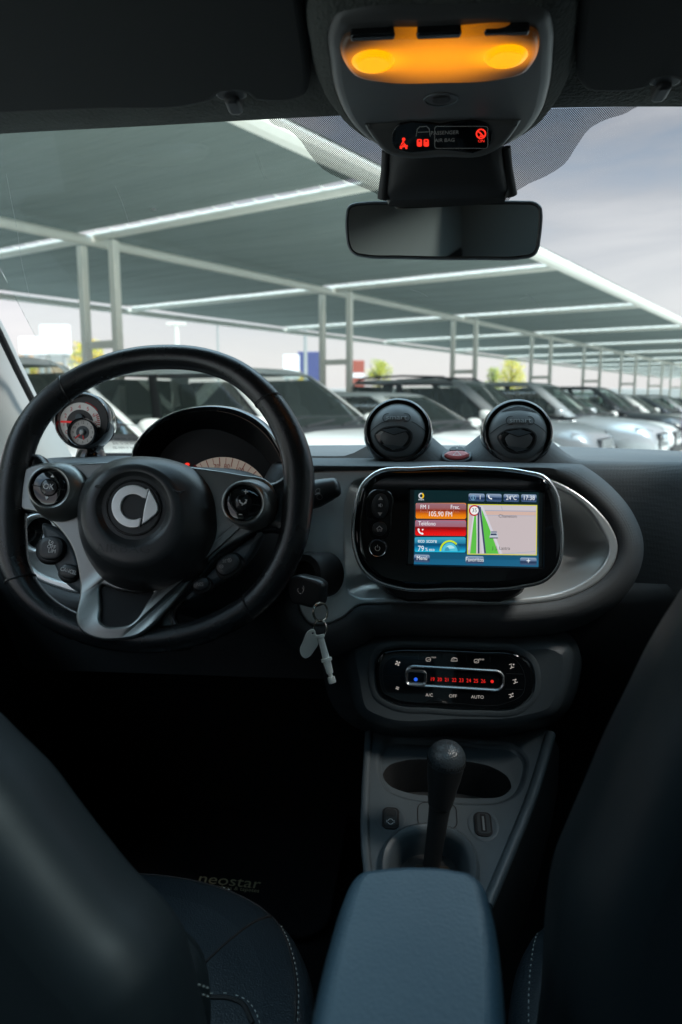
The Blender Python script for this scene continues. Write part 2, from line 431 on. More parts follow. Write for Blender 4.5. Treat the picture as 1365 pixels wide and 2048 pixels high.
def make_car(name, label, s, t, paint, kind='sedan', turn=0.0, rings4=False, mirror=None, rail=False):
    F = row_frame(s, t, 0, turn)
    L, W, H, belt, hood = {'suv': (4.55, 1.86, 1.68, 1.06, 1.04), 'sedan': (4.5, 1.78, 1.44, 0.95, 0.93), 'hatch': (4.0, 1.74, 1.52, 0.98, 0.96)}[kind]
    hw = W / 2
    root = thing(name, label, 'car', F, 'cars parked under the canopy')
    st = [(-.5, .62, .80), (-.49, .80, .88), (-.47, .93, .95), (-.40, 1, .985), (-.2, 1, 1), (.0, 1, 1), (.17, 1.0, 1), (.22, .995, 1), (.32, .965, .985), (.41, .91, .95), (.455, .84, .90), (.485, .74, .82), (.5, .60, .70)]
    mb = MB(F); rings = []
    for x, kz, kw in st:
        zt = kz * (belt if x < .17 else hood); zb = 0.24 if abs(x) < .45 else 0.32
        cz, hz_, w_ = (zt + zb) / 2, (zt - zb) / 2, hw * kw
        rings.append([(x * L, y, z) for y, z in ell(0, cz, w_, hz_, 32, 0, 4.2)])
    mb.loft([r for r in rings], paint, cap0=True, cap1=True)
    mb.build('body', root, 50)
    xr0, xf0, xr1, xf1 = ((-.485, .20, -.44, .005) if kind != 'sedan' else (-.40, .20, -.25, .0))
    if kind == 'sedan': xr0, xr1 = -.40, -.22
    def gx(tt): return (L * (xr0 + (xr1 - xr0) * tt), L * (xf0 + (xf1 - xf0) * tt), hw * (.95 - .22 * tt), belt - .03 + (H - belt + .03) * tt)
    mb = MB(F); rings = []
    for tt, ins in ((0, 0), (.3, -.012), (.6, -.015), (.88, 0), (.95, .05), (.985, .13), (1.0, .3)):
        a, b, h, z = gx(tt)
        rings.append([(x, y, z) for x, y in rrect((a + b) / 2, 0, b - a - ins * 2.2, 2 * h - ins * 1.6, .16, 5)])
    n_ = len(rings[0]); vv = [q for r in rings for q in r]; ff = []
    for k in range(len(rings) - 1):
        for i in range(n_):
            if k < 3 and i in (5, 11, 17, 23): continue              # the openings the panes close
            j = (i + 1) % n_; ff.append((k * n_ + i, k * n_ + j, (k + 1) * n_ + j, (k + 1) * n_ + i))
    mb.add(vv, ff, paint); mb.cap(rings[-1], paint); gh = mb.build('roof', root, 40)
    a, b, h, z = gx(.03); mb = MB(F); mb.box(a + .12, b - .10, -h + .05, h - .05, belt + .012, belt + .02, M['car_trim'])
    mb.loft([[(b - .50 + dx, y, belt + .02 + zz) for y, zz in ell(0, .03, h - .08, .06, 16, 0, 3)] for dx in (0, .25, .38)], M['car_trim'], cap0=True, cap1=True)
    mb.build('dashboard', root)
    for xs_, ys_ in ((L * .02, .38), (L * .02, -.38), (-L * .17, .38), (-L * .17, -.38)):
        mb = MB(F); mb.loft([[(xs_ - .10 * zz + dx * kk, ys_ + y * kk, belt - .1 + zz * (H - belt) * 1.1) for dx, y in ell(0, 0, .07, .24, 16, 0, 3)] for zz, kk in ((0, 1), (.35, 1), (.42, .8), (.46, .45), (.5, .5), (.72, .5), (.8, .35))], M['car_trim'], cap1=True); mb.build('seat', root, 60)
    def rw(a_, b_):
        tt = .10 + .74 * b_; r0, f0, h, z = gx(tt); return (r0 - .012, (1 - 2 * a_) * (h - .12), z)
    def patch(f, name, m=None):
        """f(a, b) with a, b in 0..1 -> point"""
        mb = MB(F); n = 6; V = [f(i / n, j / n) for i in range(n + 1) for j in range(n + 1)]
        mb.add(V, [(i * (n + 1) + j, (i + 1) * (n + 1) + j, (i + 1) * (n + 1) + j + 1, i * (n + 1) + j + 1) for i in range(n) for j in range(n)], m or M['glass_car'])
        return mb.build(name, root, 60)
    def ws(a, b):
        tt = .06 + .80 * b; r0, f0, h, z = gx(tt); y = (2 * a - 1) * (h - .085)
        return (f0 + .022 - .05 * abs(2 * a - 1) ** 3, y, z + .01)
    patch(rw, 'rear_window'); wsh = patch(ws, 'windshield')
    for y0_, y1_ in ((-.55, .02), (.08, .62)):
        wp_ = MB(F); P0, P1 = ws(.5 + y0_ / 1.6, .0), ws(.5 + y1_ / 1.6, .10); wp_.tube([(P0[0] + .015, P0[1], P0[2]), (P1[0] + .02, P1[1], P1[2])], .011, M['car_trim'], n=6); wp_.build('wiper', wsh)
    def cw(a, b):
        tt = -.02 + .10 * b; r0, f0, h, z = gx(tt); y = (2 * a - 1) * (h - .06); return (f0 + .018 - .05 * abs(2 * a - 1) ** 3, y, z + .005)
    patch(cw, 'cowl', M['car_trim'])
    for sd_ in (-1, 1):
        def fr_(a, b):
            tt = .045 + .79 * b; r0, f0, h, z = gx(tt); q = .045 + .91 * (a if sd_ < 0 else 1 - a); return (r0 + (f0 - r0) * q, sd_ * (h + .013), z)
        for lo_, hi_ in ((.44, .50),):
            def bp_(a, b, lo_=lo_, hi_=hi_):
                tt = .0 + .88 * b; r0, f0, h, z = gx(tt); q = lo_ + (hi_ - lo_) * (a if sd_ < 0 else 1 - a); return (r0 + (f0 - r0) * q, sd_ * (h + .010), z)
            patch(bp_, 'door_pillar', M['car_trim'])
        sl_ = MB(F); r0, f0, h, z = gx(.05); sl_.tube([(r0 + .2, sd_ * (h + .016), z), (f0 - .15, sd_ * (h + .016), z)], .010, M['chrome'], n=6); sl_.build('window_trim', root)
        for dx_ in (-.08, .16):
            dh = MB(F); dh.tube([(L * dx_, sd_ * (hw - .02), belt - .12), (L * dx_ + .04, sd_ * (hw + .03), belt - .11), (L * dx_ + .18, sd_ * (hw + .03), belt - .10), (L * dx_ + .22, sd_ * (hw - .02), belt - .10)], .014, paint, n=8); dh.build('door_handle', root)
        for lo, hi in ((.07, .45), (.49, .93)):
            def sw(a, b):
                tt = .07 + .74 * b; r0, f0, h, z = gx(tt); q = lo + (hi - lo) * (a if sd_ < 0 else 1 - a)
                x = r0 + (f0 - r0) * q
                return (x, sd_ * (h + .018), z)
            patch(sw, 'window')
        mb = MB(F); mm = mirror or paint
        mb.rev(0, 0, [(.001, 0)], mm, n=3) if False else None
        cx, cy, cz = .15 * L, sd_ * (hw + .09), belt + .05
        rings = [[(cx + dx, cy + sd_ * 0 + y * k, cz + z * k) for y, z in ell(0, 0, .12, .075, 20, 0, 2.8)] for dx, k in ((-.05, .9), (-.02, 1), (.04, .95), (.08, .7), (.1, .3))]
        mb.loft(rings, mm, cap0=True, cap1=True); mb.box(cx - .02, cx + .03, min(sd_ * hw * .93, sd_ * (hw + .02)), max(sd_ * hw * .93, sd_ * (hw + .02)), cz - .07, cz - .03, M['car_trim'])
        mb.build('mirror', root)
        hl = MB(F); V = []
        for i in range(7):
            for j in range(4):
                a, b = i / 6, j / 3; y = sd_ * (hw * .40 + hw * .50 * a); x = L * (.5 - .012 - .052 * a ** 2) + .012 - .05 * b * (1 - .2 * a)
                V.append((x, y, hood * (.66 + .02 * a) + .16 * b * (.6 + .4 * a)))
        f = [(i * 4 + j, (i + 1) * 4 + j, (i + 1) * 4 + j + 1, i * 4 + j + 1) for i in range(6) for j in range(3)]
        hl.add(V, f if sd_ > 0 else [q[::-1] for q in f], M['lamp_glass']); hl.build('headlight', root, 60)
        for x in (-.30 * L, .31 * L):
            wf = Frame(Vector((0, 0, 0))).set(F.O + F.u * x + F.v * (sd_ * (hw - .2)) + F.n * .33, F.u, F.n * sd_ if False else F.n, F.v * -1 if False else F.u.cross(F.n))
            sg = 1 if (F.u.cross(F.n)).dot(F.v) * sd_ > 0 else -1
            wl = MB(wf).rev(0, 0, [(.20, 0), (.31, .0 * sg), (.33, .03 * sg), (.33, .18 * sg), (.31, .21 * sg), (.21, .215 * sg)], M['tyre'], n=28, cap=False).build('wheel', root)
            MB(wf).rev(0, 0, [(.22, .20 * sg), (.19, .19 * sg), (.05, .205 * sg), (.0, .21 * sg)], M['alloy'], n=28, cap=False).build('rim', wl)
    gm = MB(F); rings = [[(L * .5 + dx, y, z) for y, z in rrect(0, hood * .60, .78 * k, .24 * k, .05, 3)] for dx, k in ((-.08, 1), (.012, 1), (.018, .94))]
    gm.loft(rings, M['car_trim'], cap1=True)
    for i in range(5):
        z = hood * .60 - .09 + .045 * i; gm.box(L * .5 + .012, L * .5 + .026, -.34, .34, z - .007, z + .007, M['chrome'])
    gr = gm.build('grille', root)
    if rings4:
        em = MB(F)
        for i in range(4):
            c = (-.135 + .09 * i); em.tube([(L * .5 + .04, c + .058 * math.cos(a), hood * .62 + .058 * math.sin(a)) for a in [k * math.pi / 12 for k in range(24)]], .011, M['chrome'], n=8, closed=True)
        em.build('emblem', gr)
    MB(F).box(L * .5 - .02, L * .5 + .03, -.26, .26, .40, .51, M['plate'], .004).build('number_plate', root)
    mb = MB(F); mb.loft([[(L * x, y, z) for y, z in ell(0, .33, hw * kw, .10, 24, 0, 4)] for x, kw in ((.43, .9), (.47, .86), (.498, .72), (.505, .6))], M['car_trim'], cap0=True, cap1=True); mb.build('bumper', root)
    if rail:
        for sd_ in (-1, 1):
            a, b, h, z = gx(.93); mb = MB(F); mb.tube([(a + .12, sd_ * h * .93, z), (a + .25, sd_ * h * .92, z + .07), ((a + b) / 2, sd_ * h * .92, z + .10), (b - .3, sd_ * h * .92, z + .07), (b - .14, sd_ * h * .93, z)], .018, M['car_trim'] if rail == 1 else M['alloy'], n=8); mb.build('roof_rail', root)
    return root
def paint(name, c, metal=0.0, rough=0.32): return mat(name, c, rough, metal=metal, coat=0.7)
PW = paint('white_car_paint', (0.84, 0.85, 0.82)); PS = paint('silver_car_paint', (0.5, 0.52, 0.53), 0.5); PG = paint('grey_car_paint', (0.26, 0.27, 0.275), 0.4)
PB = paint('black_car_paint', (0.015, 0.017, 0.02)); PD = paint('dark_blue_car_paint', (0.03, 0.04, 0.055), .3)
CARS = [
    ('white car at the left end of the row, behind the round pod gauge', -2.75, 2.55, PW, 'suv', {}),
    ('white car with the large pale bonnet right of the steering wheel', 0.35, 2.75, PW, 'suv', {}),
    ('low white sedan whose windshield shows behind the left air vent', 3.2, 2.75, PW, 'sedan', {}),
    ('tall grey car with a white mirror and black roof rails between the air vents', 5.9, 2.6, PG, 'suv', dict(mirror=PW, rail=1)),
    ('silver car with four chrome rings on its grille beside the right air vent', 8.5, 2.95, PS, 'suv', dict(rings4=True)),
    ('white sedan in the row just beyond the silver car with the ringed grille', 11.2, 2.75, PW, 'sedan', {}),
    ('black car in the middle of the row, its dark bonnet between white ones', 13.9, 2.6, PB, 'suv', {}),
    ('white hatchback in the row right after the black car', 16.6, 2.7, PW, 'hatch', {}),
    ('dark blue car far down the row near the right edge', 19.3, 2.7, PD, 'sedan', {}),
    ('silver hatchback far down the row before the last posts', 22.0, 2.7, PS, 'hatch', {}),
    ('farthest black sedan visible at the right end of the row', 24.8, 2.7, PB, 'sedan', {}),
]
for i, (lab, s, t, p, k, kw) in enumerate(CARS): make_car('parked_car', lab, s, t, p, k, turn=(-1.5, 1, -1, 1.2, 0, .8)[i % 6], **kw)
for lab, s, t, p in (('dark car parked on the far side of the canopy, left of the blue hoarding', 2.4, -2.6, PB), ('dark grey car parked nose away on the far side, below the yellow green tree', 7.6, -2.6, PG)):
    make_car('parked_car', lab, s, t, p, 'hatch', turn=180)

# ------------------------------------------------------------------ beyond the canopy
M['board_white'] = mat('white_board', (0.86, 0.86, 0.86), 0.6); M['board_blue'] = mat('blue_board', (0.07, 0.085, 0.22), 0.5, var=.1)
M['red_steel'] = mat('red_container_steel', (0.36, 0.09, 0.06), 0.6, var=.15); M['tan'] = mat('tan_render', (0.42, 0.29, 0.19), 0.85, var=.12)
M['grey_wall'] = mat('grey_render', (0.36, 0.37, 0.36), 0.85, var=.12); M['bark'] = mat('bark', (0.10, 0.075, 0.05), 0.9, bump=('noise', 20, .6, .02))
M['yellow_paint'] = mat('yellow_board_paint', (0.62, 0.42, 0.06), .6)
def leafm(n, c):
    m = mat(n, c, 0.7, var=.5); return m
def face_frame(x, y, D):
    """upright frame at the pixel's point, facing the car"""
    O = P(x, y, D); f = Frame(O); return f.set(O, RGT.copy(), Vector((0, 0, 1)), RGT.cross(Vector((0, 0, 1))))
def grounded(x, D):
    p = P(x, 800, D); return Vector((p.x, p.y, 0))
def up_frame(x, D):
    f = Frame(Vector((0, 0, 0))); return f.set(grounded(x, D), RGT.copy(), FH.copy(), Vector((0, 0, 1)))
def zpx(y, D): return CAMZ + (800 - y) / FPX * D * 1.01
def board(name, label, cat, x0, x1, y0, y1, D, m, legs=True, th=.4, group=None):
    F = up_frame((x0 + x1) / 2, D); hw = (x1 - x0) / 2 / FPX * D; r = thing(name, label, cat, F, group)
    MB(F).box(-hw, hw, -th / 2, th / 2, zpx(y1, D), zpx(y0, D), m, .05).build('panel', r)
    if legs:
        for q in (-.6, .6): MB(F).tube([(q * hw, 0, 0), (q * hw, 0, zpx(y1, D))], .14, M['grey_wall']).build('post', r)
    return r, F
board('billboard', 'lower of two blank white hoardings left of the first canopy post', 'billboard', 48, 98, 678, 712, 42, M['board_white'])
board('billboard', 'taller blank white hoarding beside the first canopy post', 'billboard', 90, 146, 655, 712, 46, M['board_white'])
board('billboard', 'blank white hoarding left of the blue board', 'billboard', 568, 600, 712, 758, 60, M['board_white'])
r, F = board('billboard', 'blue and yellow hoarding between the canopy posts right of the steering wheel', 'billboard', 597, 640, 706, 775, 62, M['board_blue'])
mb = MB(F); hw = 21 / FPX * 62; a, b = zpx(775, 62), zpx(706, 62)
mb.add([(-hw, -.21, a), (-hw * .1, -.21, a), (-hw, -.21, a + (b - a) * .6)], [(0, 1, 2)], M['yellow_paint']); mb.build('yellow_corner', r)
r, F = board('shipping_container', 'red steel container with a pale stripe beside the yellow green tree', 'container', 692, 728, 724, 775, 55, M['red_steel'], False, 2.4)
hw = 18 / FPX * 55; MB(F).box(-hw * .6, hw * .97, -1.26, -1.21, zpx(757, 55), zpx(748, 55), M['board_white']).build('stripe', r)
r, F = board('low_building', 'tan low building at the far left behind the parked cars', 'building', 20, 108, 725, 790, 48, M['tan'], False, 6)
hw = 44 / FPX * 48
for q in (-.7, -.25): MB(F).box(hw * q, hw * (q + .3), -3.05, -2.98, zpx(768, 48), zpx(738, 48), M['board_white']).build('window', r)
MB(F).box(hw * .62, hw * 1.05, -3.6, -3.0, 0, zpx(708, 48), M['tan']).build('gate_pillar', r)
r, F = board('low_building', 'grey low building behind the first pair of canopy posts', 'building', 100, 230, 712, 790, 60, M['grey_wall'], False, 6)
for q in (-.8, -.1, .45): MB(F).box(2.63 * q, 2.63 * q + 1.1, -3.05, -2.98, zpx(760, 60), zpx(735, 60), M['board_white']).build('window', r)
r, F = board('perimeter_wall', 'long low grey wall closing the car park behind the canopy', 'wall', 200, 2600, 778, 805, 75, M['grey_wall'], False, .4)
def pole(label, x, y0, D, rad, m):
    F = up_frame(x, D); r = thing('lamp_post', label, 'lamp post', F); z = zpx(y0, D)
    MB(F).tube([(0, 0, 0), (0, 0, z)], [rad, rad * .7], m).build('pole', r); MB(F).box(-.5, .5, -.15, .15, z, z + .12, m, .03).build('lamp_head', r)
pole('thick white lamp post above the top of the steering wheel', 358, 655, 40, .15, M['white_steel'])
pole('thin grey lamp post right of the thick white one', 439, 652, 46, .09, M['grey_wall'])
pole('dark grey post in front of the blue hoarding', 612, 640, 40, .12, M['grey_wall'])
def tree(label, x, y0, y1, D, half, cols, seed, n=2600):
    rnd = random.Random(seed); F = up_frame(x, D); r = thing('tree', label, 'tree', F, 'trees beyond the car park')
    zt, zb = zpx(y0, D), zpx(y1, D); hw = half / FPX * D
    tk = MB(F); tk.tube([(0, 0, 0), (.05, 0, zb * .6), (0, .05, (zt + zb) / 2), (.05, 0, zt - .3)], [.22, .16, .10, .03], M['bark'])
    for k in range(7):
        a = k * 2.4; z = zb + (zt - zb) * (.1 + .09 * k); tk.tube([(0, 0, z - .5), (hw * .35 * math.cos(a), hw * .35 * math.sin(a), z + .1), (hw * .7 * math.cos(a), hw * .7 * math.sin(a), z + .7)], [.08, .05, .02], M['bark'], n=6)
    tk.build('trunk', r)
    mb = MB(F); cl = []
    for k in range(26):
        a, q = rnd.uniform(0, 6.28), rnd.random(); z = zb + (zt - zb) * (.08 + .84 * q); rr = hw * (.85 * math.sin(math.pi * (.15 + .75 * q))) * rnd.uniform(.3, 1)
        cl.append((rr * math.cos(a), rr * math.sin(a), z, hw * rnd.uniform(.30, .5)))
    for k in range(n):
        cx, cy, cz, cr_ = rnd.choice(cl); d = Vector((rnd.gauss(0, 1), rnd.gauss(0, 1), rnd.gauss(0, 1))).normalized() * cr_ * rnd.random() ** .4
        p = Vector((cx, cy, cz)) + d; s_ = rnd.uniform(.10, .2) * max(hw, 1) * .35
        u = Vector((rnd.gauss(0, 1), rnd.gauss(0, 1), rnd.gauss(0, 1))).normalized(); v = u.orthogonal().normalized()
        mb.add([p - u * s_, p + v * s_ * .6, p + u * s_, p - v * s_ * .6], [(0, 1, 2, 3)], rnd.choice(cols))
    mb.build('crown', r)
LY = [leafm('yellow_leaf', (0.72, 0.60, 0.06)), leafm('lime_leaf', (0.42, 0.46, 0.05)), leafm('green_leaf', (0.15, 0.22, 0.04))]
LO = [leafm('orange_leaf', (0.80, 0.46, 0.06)), leafm('gold_leaf', (0.78, 0.56, 0.07)), LY[1]]
tree('round yellow green tree standing clear right of the red container', 757, 722, 772, 58, 26, LY, 1)
tree('golden tree seen between canopy posts above the right air vent', 1022, 715, 790, 60, 30, LO[1:] + LY[:1], 2)
tree('orange autumn tree behind the first pair of canopy posts', 182, 690, 790, 52, 48, LO, 3)
tree('brown orange tree at the far left beside the tan building', 62, 735, 792, 44, 24, LO, 5)
tree('small green tree left of the golden tree behind a canopy post', 985, 735, 790, 64, 18, LY[1:], 4)
# ------------------------------------------------------------------ cabin materials
M['plastic'] = mat('black_grained_plastic', (0.056, 0.071, 0.080), 0.42, bump=('noise', 1500, 0.25, 0.0006), rvar=.06)
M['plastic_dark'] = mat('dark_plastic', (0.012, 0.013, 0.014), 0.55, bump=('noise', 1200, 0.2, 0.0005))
M['soft'] = mat('soft_black_plastic', (0.028, 0.031, 0.033), 0.34, bump=('noise', 900, 0.12, 0.0004), rvar=.05)
M['gloss'] = mat('piano_black', (0.004, 0.005, 0.006), 0.05, spec=0.6, coat=0.6)
M['gloss2'] = mat('black_button_gloss', (0.008, 0.009, 0.010), 0.16, spec=0.55)
M['satin'] = mat('satin_grey_trim', (0.25, 0.26, 0.255), 0.34, metal=0.85, bump=('noise', 1600, 0.08, 0.0003), rvar=.04)
M['silver'] = mat('satin_silver_trim', (0.84, 0.88, 0.88), 0.34, metal=0.7, bump=('noise', 1600, 0.06, 0.0003), rvar=.04)
M['bright'] = mat('bright_metal', (0.90, 0.91, 0.91), 0.26, metal=1.0)
M['brushed'] = mat('brushed_emblem', (0.86, 0.87, 0.86), 0.34, metal=0.85, bump=('noise', 900, 0.1, 0.0003))
M['weave'] = mat('dashboard_textile', (0.10, 0.108, 0.113), 0.7, spec=0.35, bump=('weave', 520, 0.6, 0.0008), var=.15)
M['leather'] = mat('black_wheel_leather', (0.013, 0.0145, 0.016), 0.26, spec=.6, bump=('leather', 1100, 0.35, 0.0005), rvar=.07)
M['seat'] = mat('seat_leather_sky_tint', (0.014, 0.021, 0.027), 0.34, bump=('leather', 520, 0.45, 0.0009), rvar=.05)  # the sky's blue cast is put into the leather colour
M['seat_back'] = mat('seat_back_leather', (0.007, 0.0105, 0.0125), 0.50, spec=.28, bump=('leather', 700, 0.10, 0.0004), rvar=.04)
M['arm'] = mat('armrest_leather_sky_tint', (0.034, 0.065, 0.088), 0.42, bump=('leather', 480, 0.4, 0.0008), rvar=.05)  # blue of the light from above is mixed into this base colour
M['seam'] = mat('dark_seam_and_shade', (0.004, 0.004, 0.005), 0.8)  # also painted in as shade: spoke opening, behind the vent letters
M['thread'] = mat('pale_stitching', (0.25, 0.27, 0.26), 0.8)
M['lining'] = mat('grey_roof_lining', (0.066, 0.071, 0.066), 0.95, spec=.2, bump=('noise', 210, 1.0, 0.003), var=.3)
M['visor'] = mat('visor_cloth', (0.019, 0.021, 0.0215), 0.9, spec=.25, bump=('noise', 500, 0.3, 0.0008))
M['pillar'] = mat('grey_pillar_trim', (0.30, 0.31, 0.30), 0.7, bump=('noise', 900, 0.15, 0.0005))
M['pillar_dark'] = mat('rear_cabin_trim', (0.62, 0.61, 0.58), 0.8)
M['vent'] = mat('vent_grey_plastic', (0.12, 0.13, 0.134), 0.40, bump=('noise', 900, 0.12, 0.0004))
M['chrome_frame'] = mat('slider_chrome', (.62, .64, .65), .26, metal=.95)
M['ohc'] = mat('grey_overhead_plastic', (0.060, 0.061, 0.060), 0.45, bump=('noise', 1100, 0.15, 0.0004))
M['carpet'] = mat('black_carpet', (0.006, 0.006, 0.007), 1.0, spec=.1, bump=('noise', 500, 0.8, 0.002))
M['print'] = mat('white_print', (0.75, 0.75, 0.74), 0.5)
M['print_dim'] = mat('pale_print', (0.42, 0.40, 0.38), 0.5)
M['emboss'] = mat('embossed_mark', (0.015, 0.016, 0.017), 0.5)
M['ivory'] = mat('ivory_plastic', (0.88, 0.88, 0.80), 0.4, sub=.2)
_E = {}
def E(r, g, b, s=1.0):
    k = (r, g, b, s)
    if k not in _E: _E[k] = emis('screen_colour_%d_%d_%d' % (r, g, b), srgb(r, g, b), s)
    return _E[k]
RED = emis('red_backlight', (1.0, 0.03, 0.015), 1.2); RED2 = emis('red_digits', (1.0, 0.02, 0.015), 0.75); BACKLIT = emis('dim_white_backlight', (0.9, 0.82, 0.75), 0.42)
def glass_mat():
    m = bpy.data.materials.new('windshield_glass'); m.use_nodes = True; nt = m.node_tree; N = nt.nodes; N.clear()
    o = N.new('ShaderNodeOutputMaterial'); t = N.new('ShaderNodeBsdfTransparent'); t.inputs[0].default_value = (0.93, 0.965, 0.95, 1)
    gl = N.new('ShaderNodeBsdfGlossy'); gl.inputs['Roughness'].default_value = 0.02; gl.inputs[0].default_value = (.9, .95, 1, 1)
    fr = N.new('ShaderNodeFresnel'); fr.inputs[0].default_value = 1.35
    a = N.new('ShaderNodeMixShader'); nt.links.new(fr.outputs[0], a.inputs[0]); nt.links.new(t.outputs[0], a.inputs[1]); nt.links.new(gl.outputs[0], a.inputs[2])
    # dust specks and a thin film on the pane
    tc = N.new('ShaderNodeTexCoord'); v = N.new('ShaderNodeTexVoronoi'); v.inputs['Scale'].default_value = 46; nt.links.new(tc.outputs['Object'], v.inputs['Vector'])
    r = N.new('ShaderNodeMapRange'); r.inputs[1].default_value = 0.035; r.inputs[2].default_value = 0.055; r.inputs[3].default_value = 0.30; r.inputs[4].default_value = 0.0; nt.links.new(v.outputs['Distance'], r.inputs[0])
    n = N.new('ShaderNodeTexNoise'); n.inputs['Scale'].default_value = 5; n.inputs['Detail'].default_value = 6; nt.links.new(tc.outputs['Object'], n.inputs['Vector'])
    r2 = N.new('ShaderNodeMapRange'); r2.inputs[1].default_value = 0.52; r2.inputs[2].default_value = 0.7; r2.inputs[3].default_value = 0.0; r2.inputs[4].default_value = 1; nt.links.new(n.outputs['Fac'], r2.inputs[0])
    mu = N.new('ShaderNodeMath'); mu.operation = 'MULTIPLY'; nt.links.new(r.outputs[0], mu.inputs[0]); nt.links.new(r2.outputs[0], mu.inputs[1])
    ad = N.new('ShaderNodeMath'); ad.operation = 'MULTIPLY_ADD'; ad.inputs[1].default_value = 0.012; nt.links.new(n.outputs['Fac'], ad.inputs[0]); nt.links.new(mu.outputs[0], ad.inputs[2])
    d = N.new('ShaderNodeBsdfDiffuse'); d.inputs[0].default_value = (.8, .85, .85, 1)
    b = N.new('ShaderNodeMixShader'); nt.links.new(ad.outputs[0], b.inputs[0]); nt.links.new(a.outputs[0], b.inputs[1]); nt.links.new(d.outputs[0], b.inputs[2])
    nt.links.new(b.outputs[0], o.inputs[0]); return m
def tinted_glass():
    m = bpy.data.materials.new('tinted_roof_glass'); m.use_nodes = True; nt = m.node_tree; N = nt.nodes; N.clear()
    o = N.new('ShaderNodeOutputMaterial'); t = N.new('ShaderNodeBsdfTransparent'); t.inputs[0].default_value = (0.62, 0.70, 0.72, 1)
    gl = N.new('ShaderNodeBsdfGlossy'); gl.inputs['Roughness'].default_value = 0.02; fr = N.new('ShaderNodeFresnel'); fr.inputs[0].default_value = 1.4
    a = N.new('ShaderNodeMixShader'); nt.links.new(fr.outputs[0], a.inputs[0]); nt.links.new(t.outputs[0], a.inputs[1]); nt.links.new(gl.outputs[0], a.inputs[2]); nt.links.new(a.outputs[0], o.inputs[0]); return m
def dots_mat(pitch):
    """black ceramic dots on clear glass"""
    m = bpy.data.materials.new('ceramic_dots'); m.use_nodes = True; nt = m.node_tree; N = nt.nodes; N.clear()
    o = N.new('ShaderNodeOutputMaterial'); t = N.new('ShaderNodeBsdfTransparent'); d = N.new('ShaderNodeBsdfDiffuse'); d.inputs[0].default_value = (.01, .01, .012, 1)
    tc = N.new('ShaderNodeTexCoord'); mp = N.new('ShaderNodeMapping'); mp.inputs['Rotation'].default_value = (0, 0, R_(45)); mp.inputs['Scale'].default_value = (1 / pitch, 1 / pitch, 0)
    v = N.new('ShaderNodeTexVoronoi'); v.voronoi_dimensions = '2D'; v.inputs['Randomness'].default_value = 0; v.inputs['Scale'].default_value = 1
    nt.links.new(tc.outputs['Object'], mp.inputs[0]); nt.links.new(mp.outputs[0], v.inputs['Vector'])
    r = N.new('ShaderNodeMapRange'); r.inputs[1].default_value = 0.40; r.inputs[2].default_value = 0.46; nt.links.new(v.outputs['Distance'], r.inputs[0])
    x = N.new('ShaderNodeMixShader'); nt.links.new(r.outputs[0], x.inputs[0]); nt.links.new(d.outputs[0], x.inputs[1]); nt.links.new(t.outputs[0], x.inputs[2]); nt.links.new(x.outputs[0], o.inputs[0])
    return m
def lens_mat(bulbs):
    m = bpy.data.materials.new('glowing_lamp_lens'); m.use_nodes = True; nt = m.node_tree; N = nt.nodes; b = N['Principled BSDF']
    b.inputs['Base Color'].default_value = (.06, .05, .04, 1); b.inputs['Roughness'].default_value = .35; b.inputs['Specular IOR Level'].default_value = .35
    tc = N.new('ShaderNodeTexCoord'); acc = None
    for (u, v, rad, amp) in bulbs:
        mp = N.new('ShaderNodeMapping'); mp.inputs['Location'].default_value = (-u / rad, -v / (rad * .62), 0); mp.inputs['Scale'].default_value = (1 / rad, 1 / (rad * .62), 0)
        nt.links.new(tc.outputs['Object'], mp.inputs[0])
        l = N.new('ShaderNodeVectorMath'); l.operation = 'LENGTH'; nt.links.new(mp.outputs[0], l.inputs[0])
        q = N.new('ShaderNodeMapRange'); q.interpolation_type = 'SMOOTHERSTEP'; q.inputs[1].default_value = 0; q.inputs[2].default_value = 1; q.inputs[3].default_value = amp; q.inputs[4].default_value = 0
        nt.links.new(l.outputs['Value'], q.inputs[0])
        if acc is None: acc = q.outputs[0]
        else:
            a = N.new('ShaderNodeMath'); nt.links.new(acc, a.inputs[0]); nt.links.new(q.outputs[0], a.inputs[1]); acc = a.outputs[0]
    b.inputs['Emission Color'].default_value = (1.0, 0.30, 0.0, 1); nt.links.new(acc, b.inputs['Emission Strength'])
    return m

def Zr(v): return CAMZ + v
def px(F, pts, n=6, closed=True, w=0.0):
    """pixel outline -> smooth outline in the frame"""
    return dedup(cr([F.px(x, y, w) for x, y in pts], n, closed))
def px0(F, pts, w=0.0): return [F.px(x, y, w) for x, y in pts]
CX = 0.062                                              # the car's centre line

# ------------------------------------------------------------------ shell of the cabin
cab = thing('car_cabin', 'dark cabin shell around the dashboard with grey cloth roof lining and windscreen pillar', 'car interior', Frame(Vector((CX, 0, Zr(-.9)))).set(Vector((CX, 0, Zr(-.9))), Vector((1, 0, 0)), Vector((0, 1, 0)), Vector((0, 0, 1))))
edge = cr([(-420, 300), (-200, 285), (0, 271), (300, 255), (590, 239), (760, 231), (960, 224), (1120, 219), (1365, 217), (1600, 222), (1800, 232)], 6, closed=False)
rows = []
E3 = [PYY(x, y, .93) for x, y in edge]
for dy, dz in ((.05, .05), (.012, .020), (.0, .008), (-.006, 0), (-.02, -.005), (-.05, -.002), (-.12, .012), (-.22, .03), (-.48, .06)):
    rows.append([Vector((p.x * (1 if dy > -.3 else 1), p.y + dy, p.z + dz)) for p in E3])
mb = MB(); mb.loft(rows, M['lining'], closed=False)
zr_ = Zr(.37)
mb.box(CX - .85, CX - .42, -2.0, .46, zr_, zr_ + .05, M['lining']); mb.box(CX + .42, CX + .85, -2.0, .46, zr_, zr_ + .05, M['lining']); mb.box(CX - .419, CX + .419, -2.0, -1.6, zr_ + .002, zr_ + .048, M['lining'])
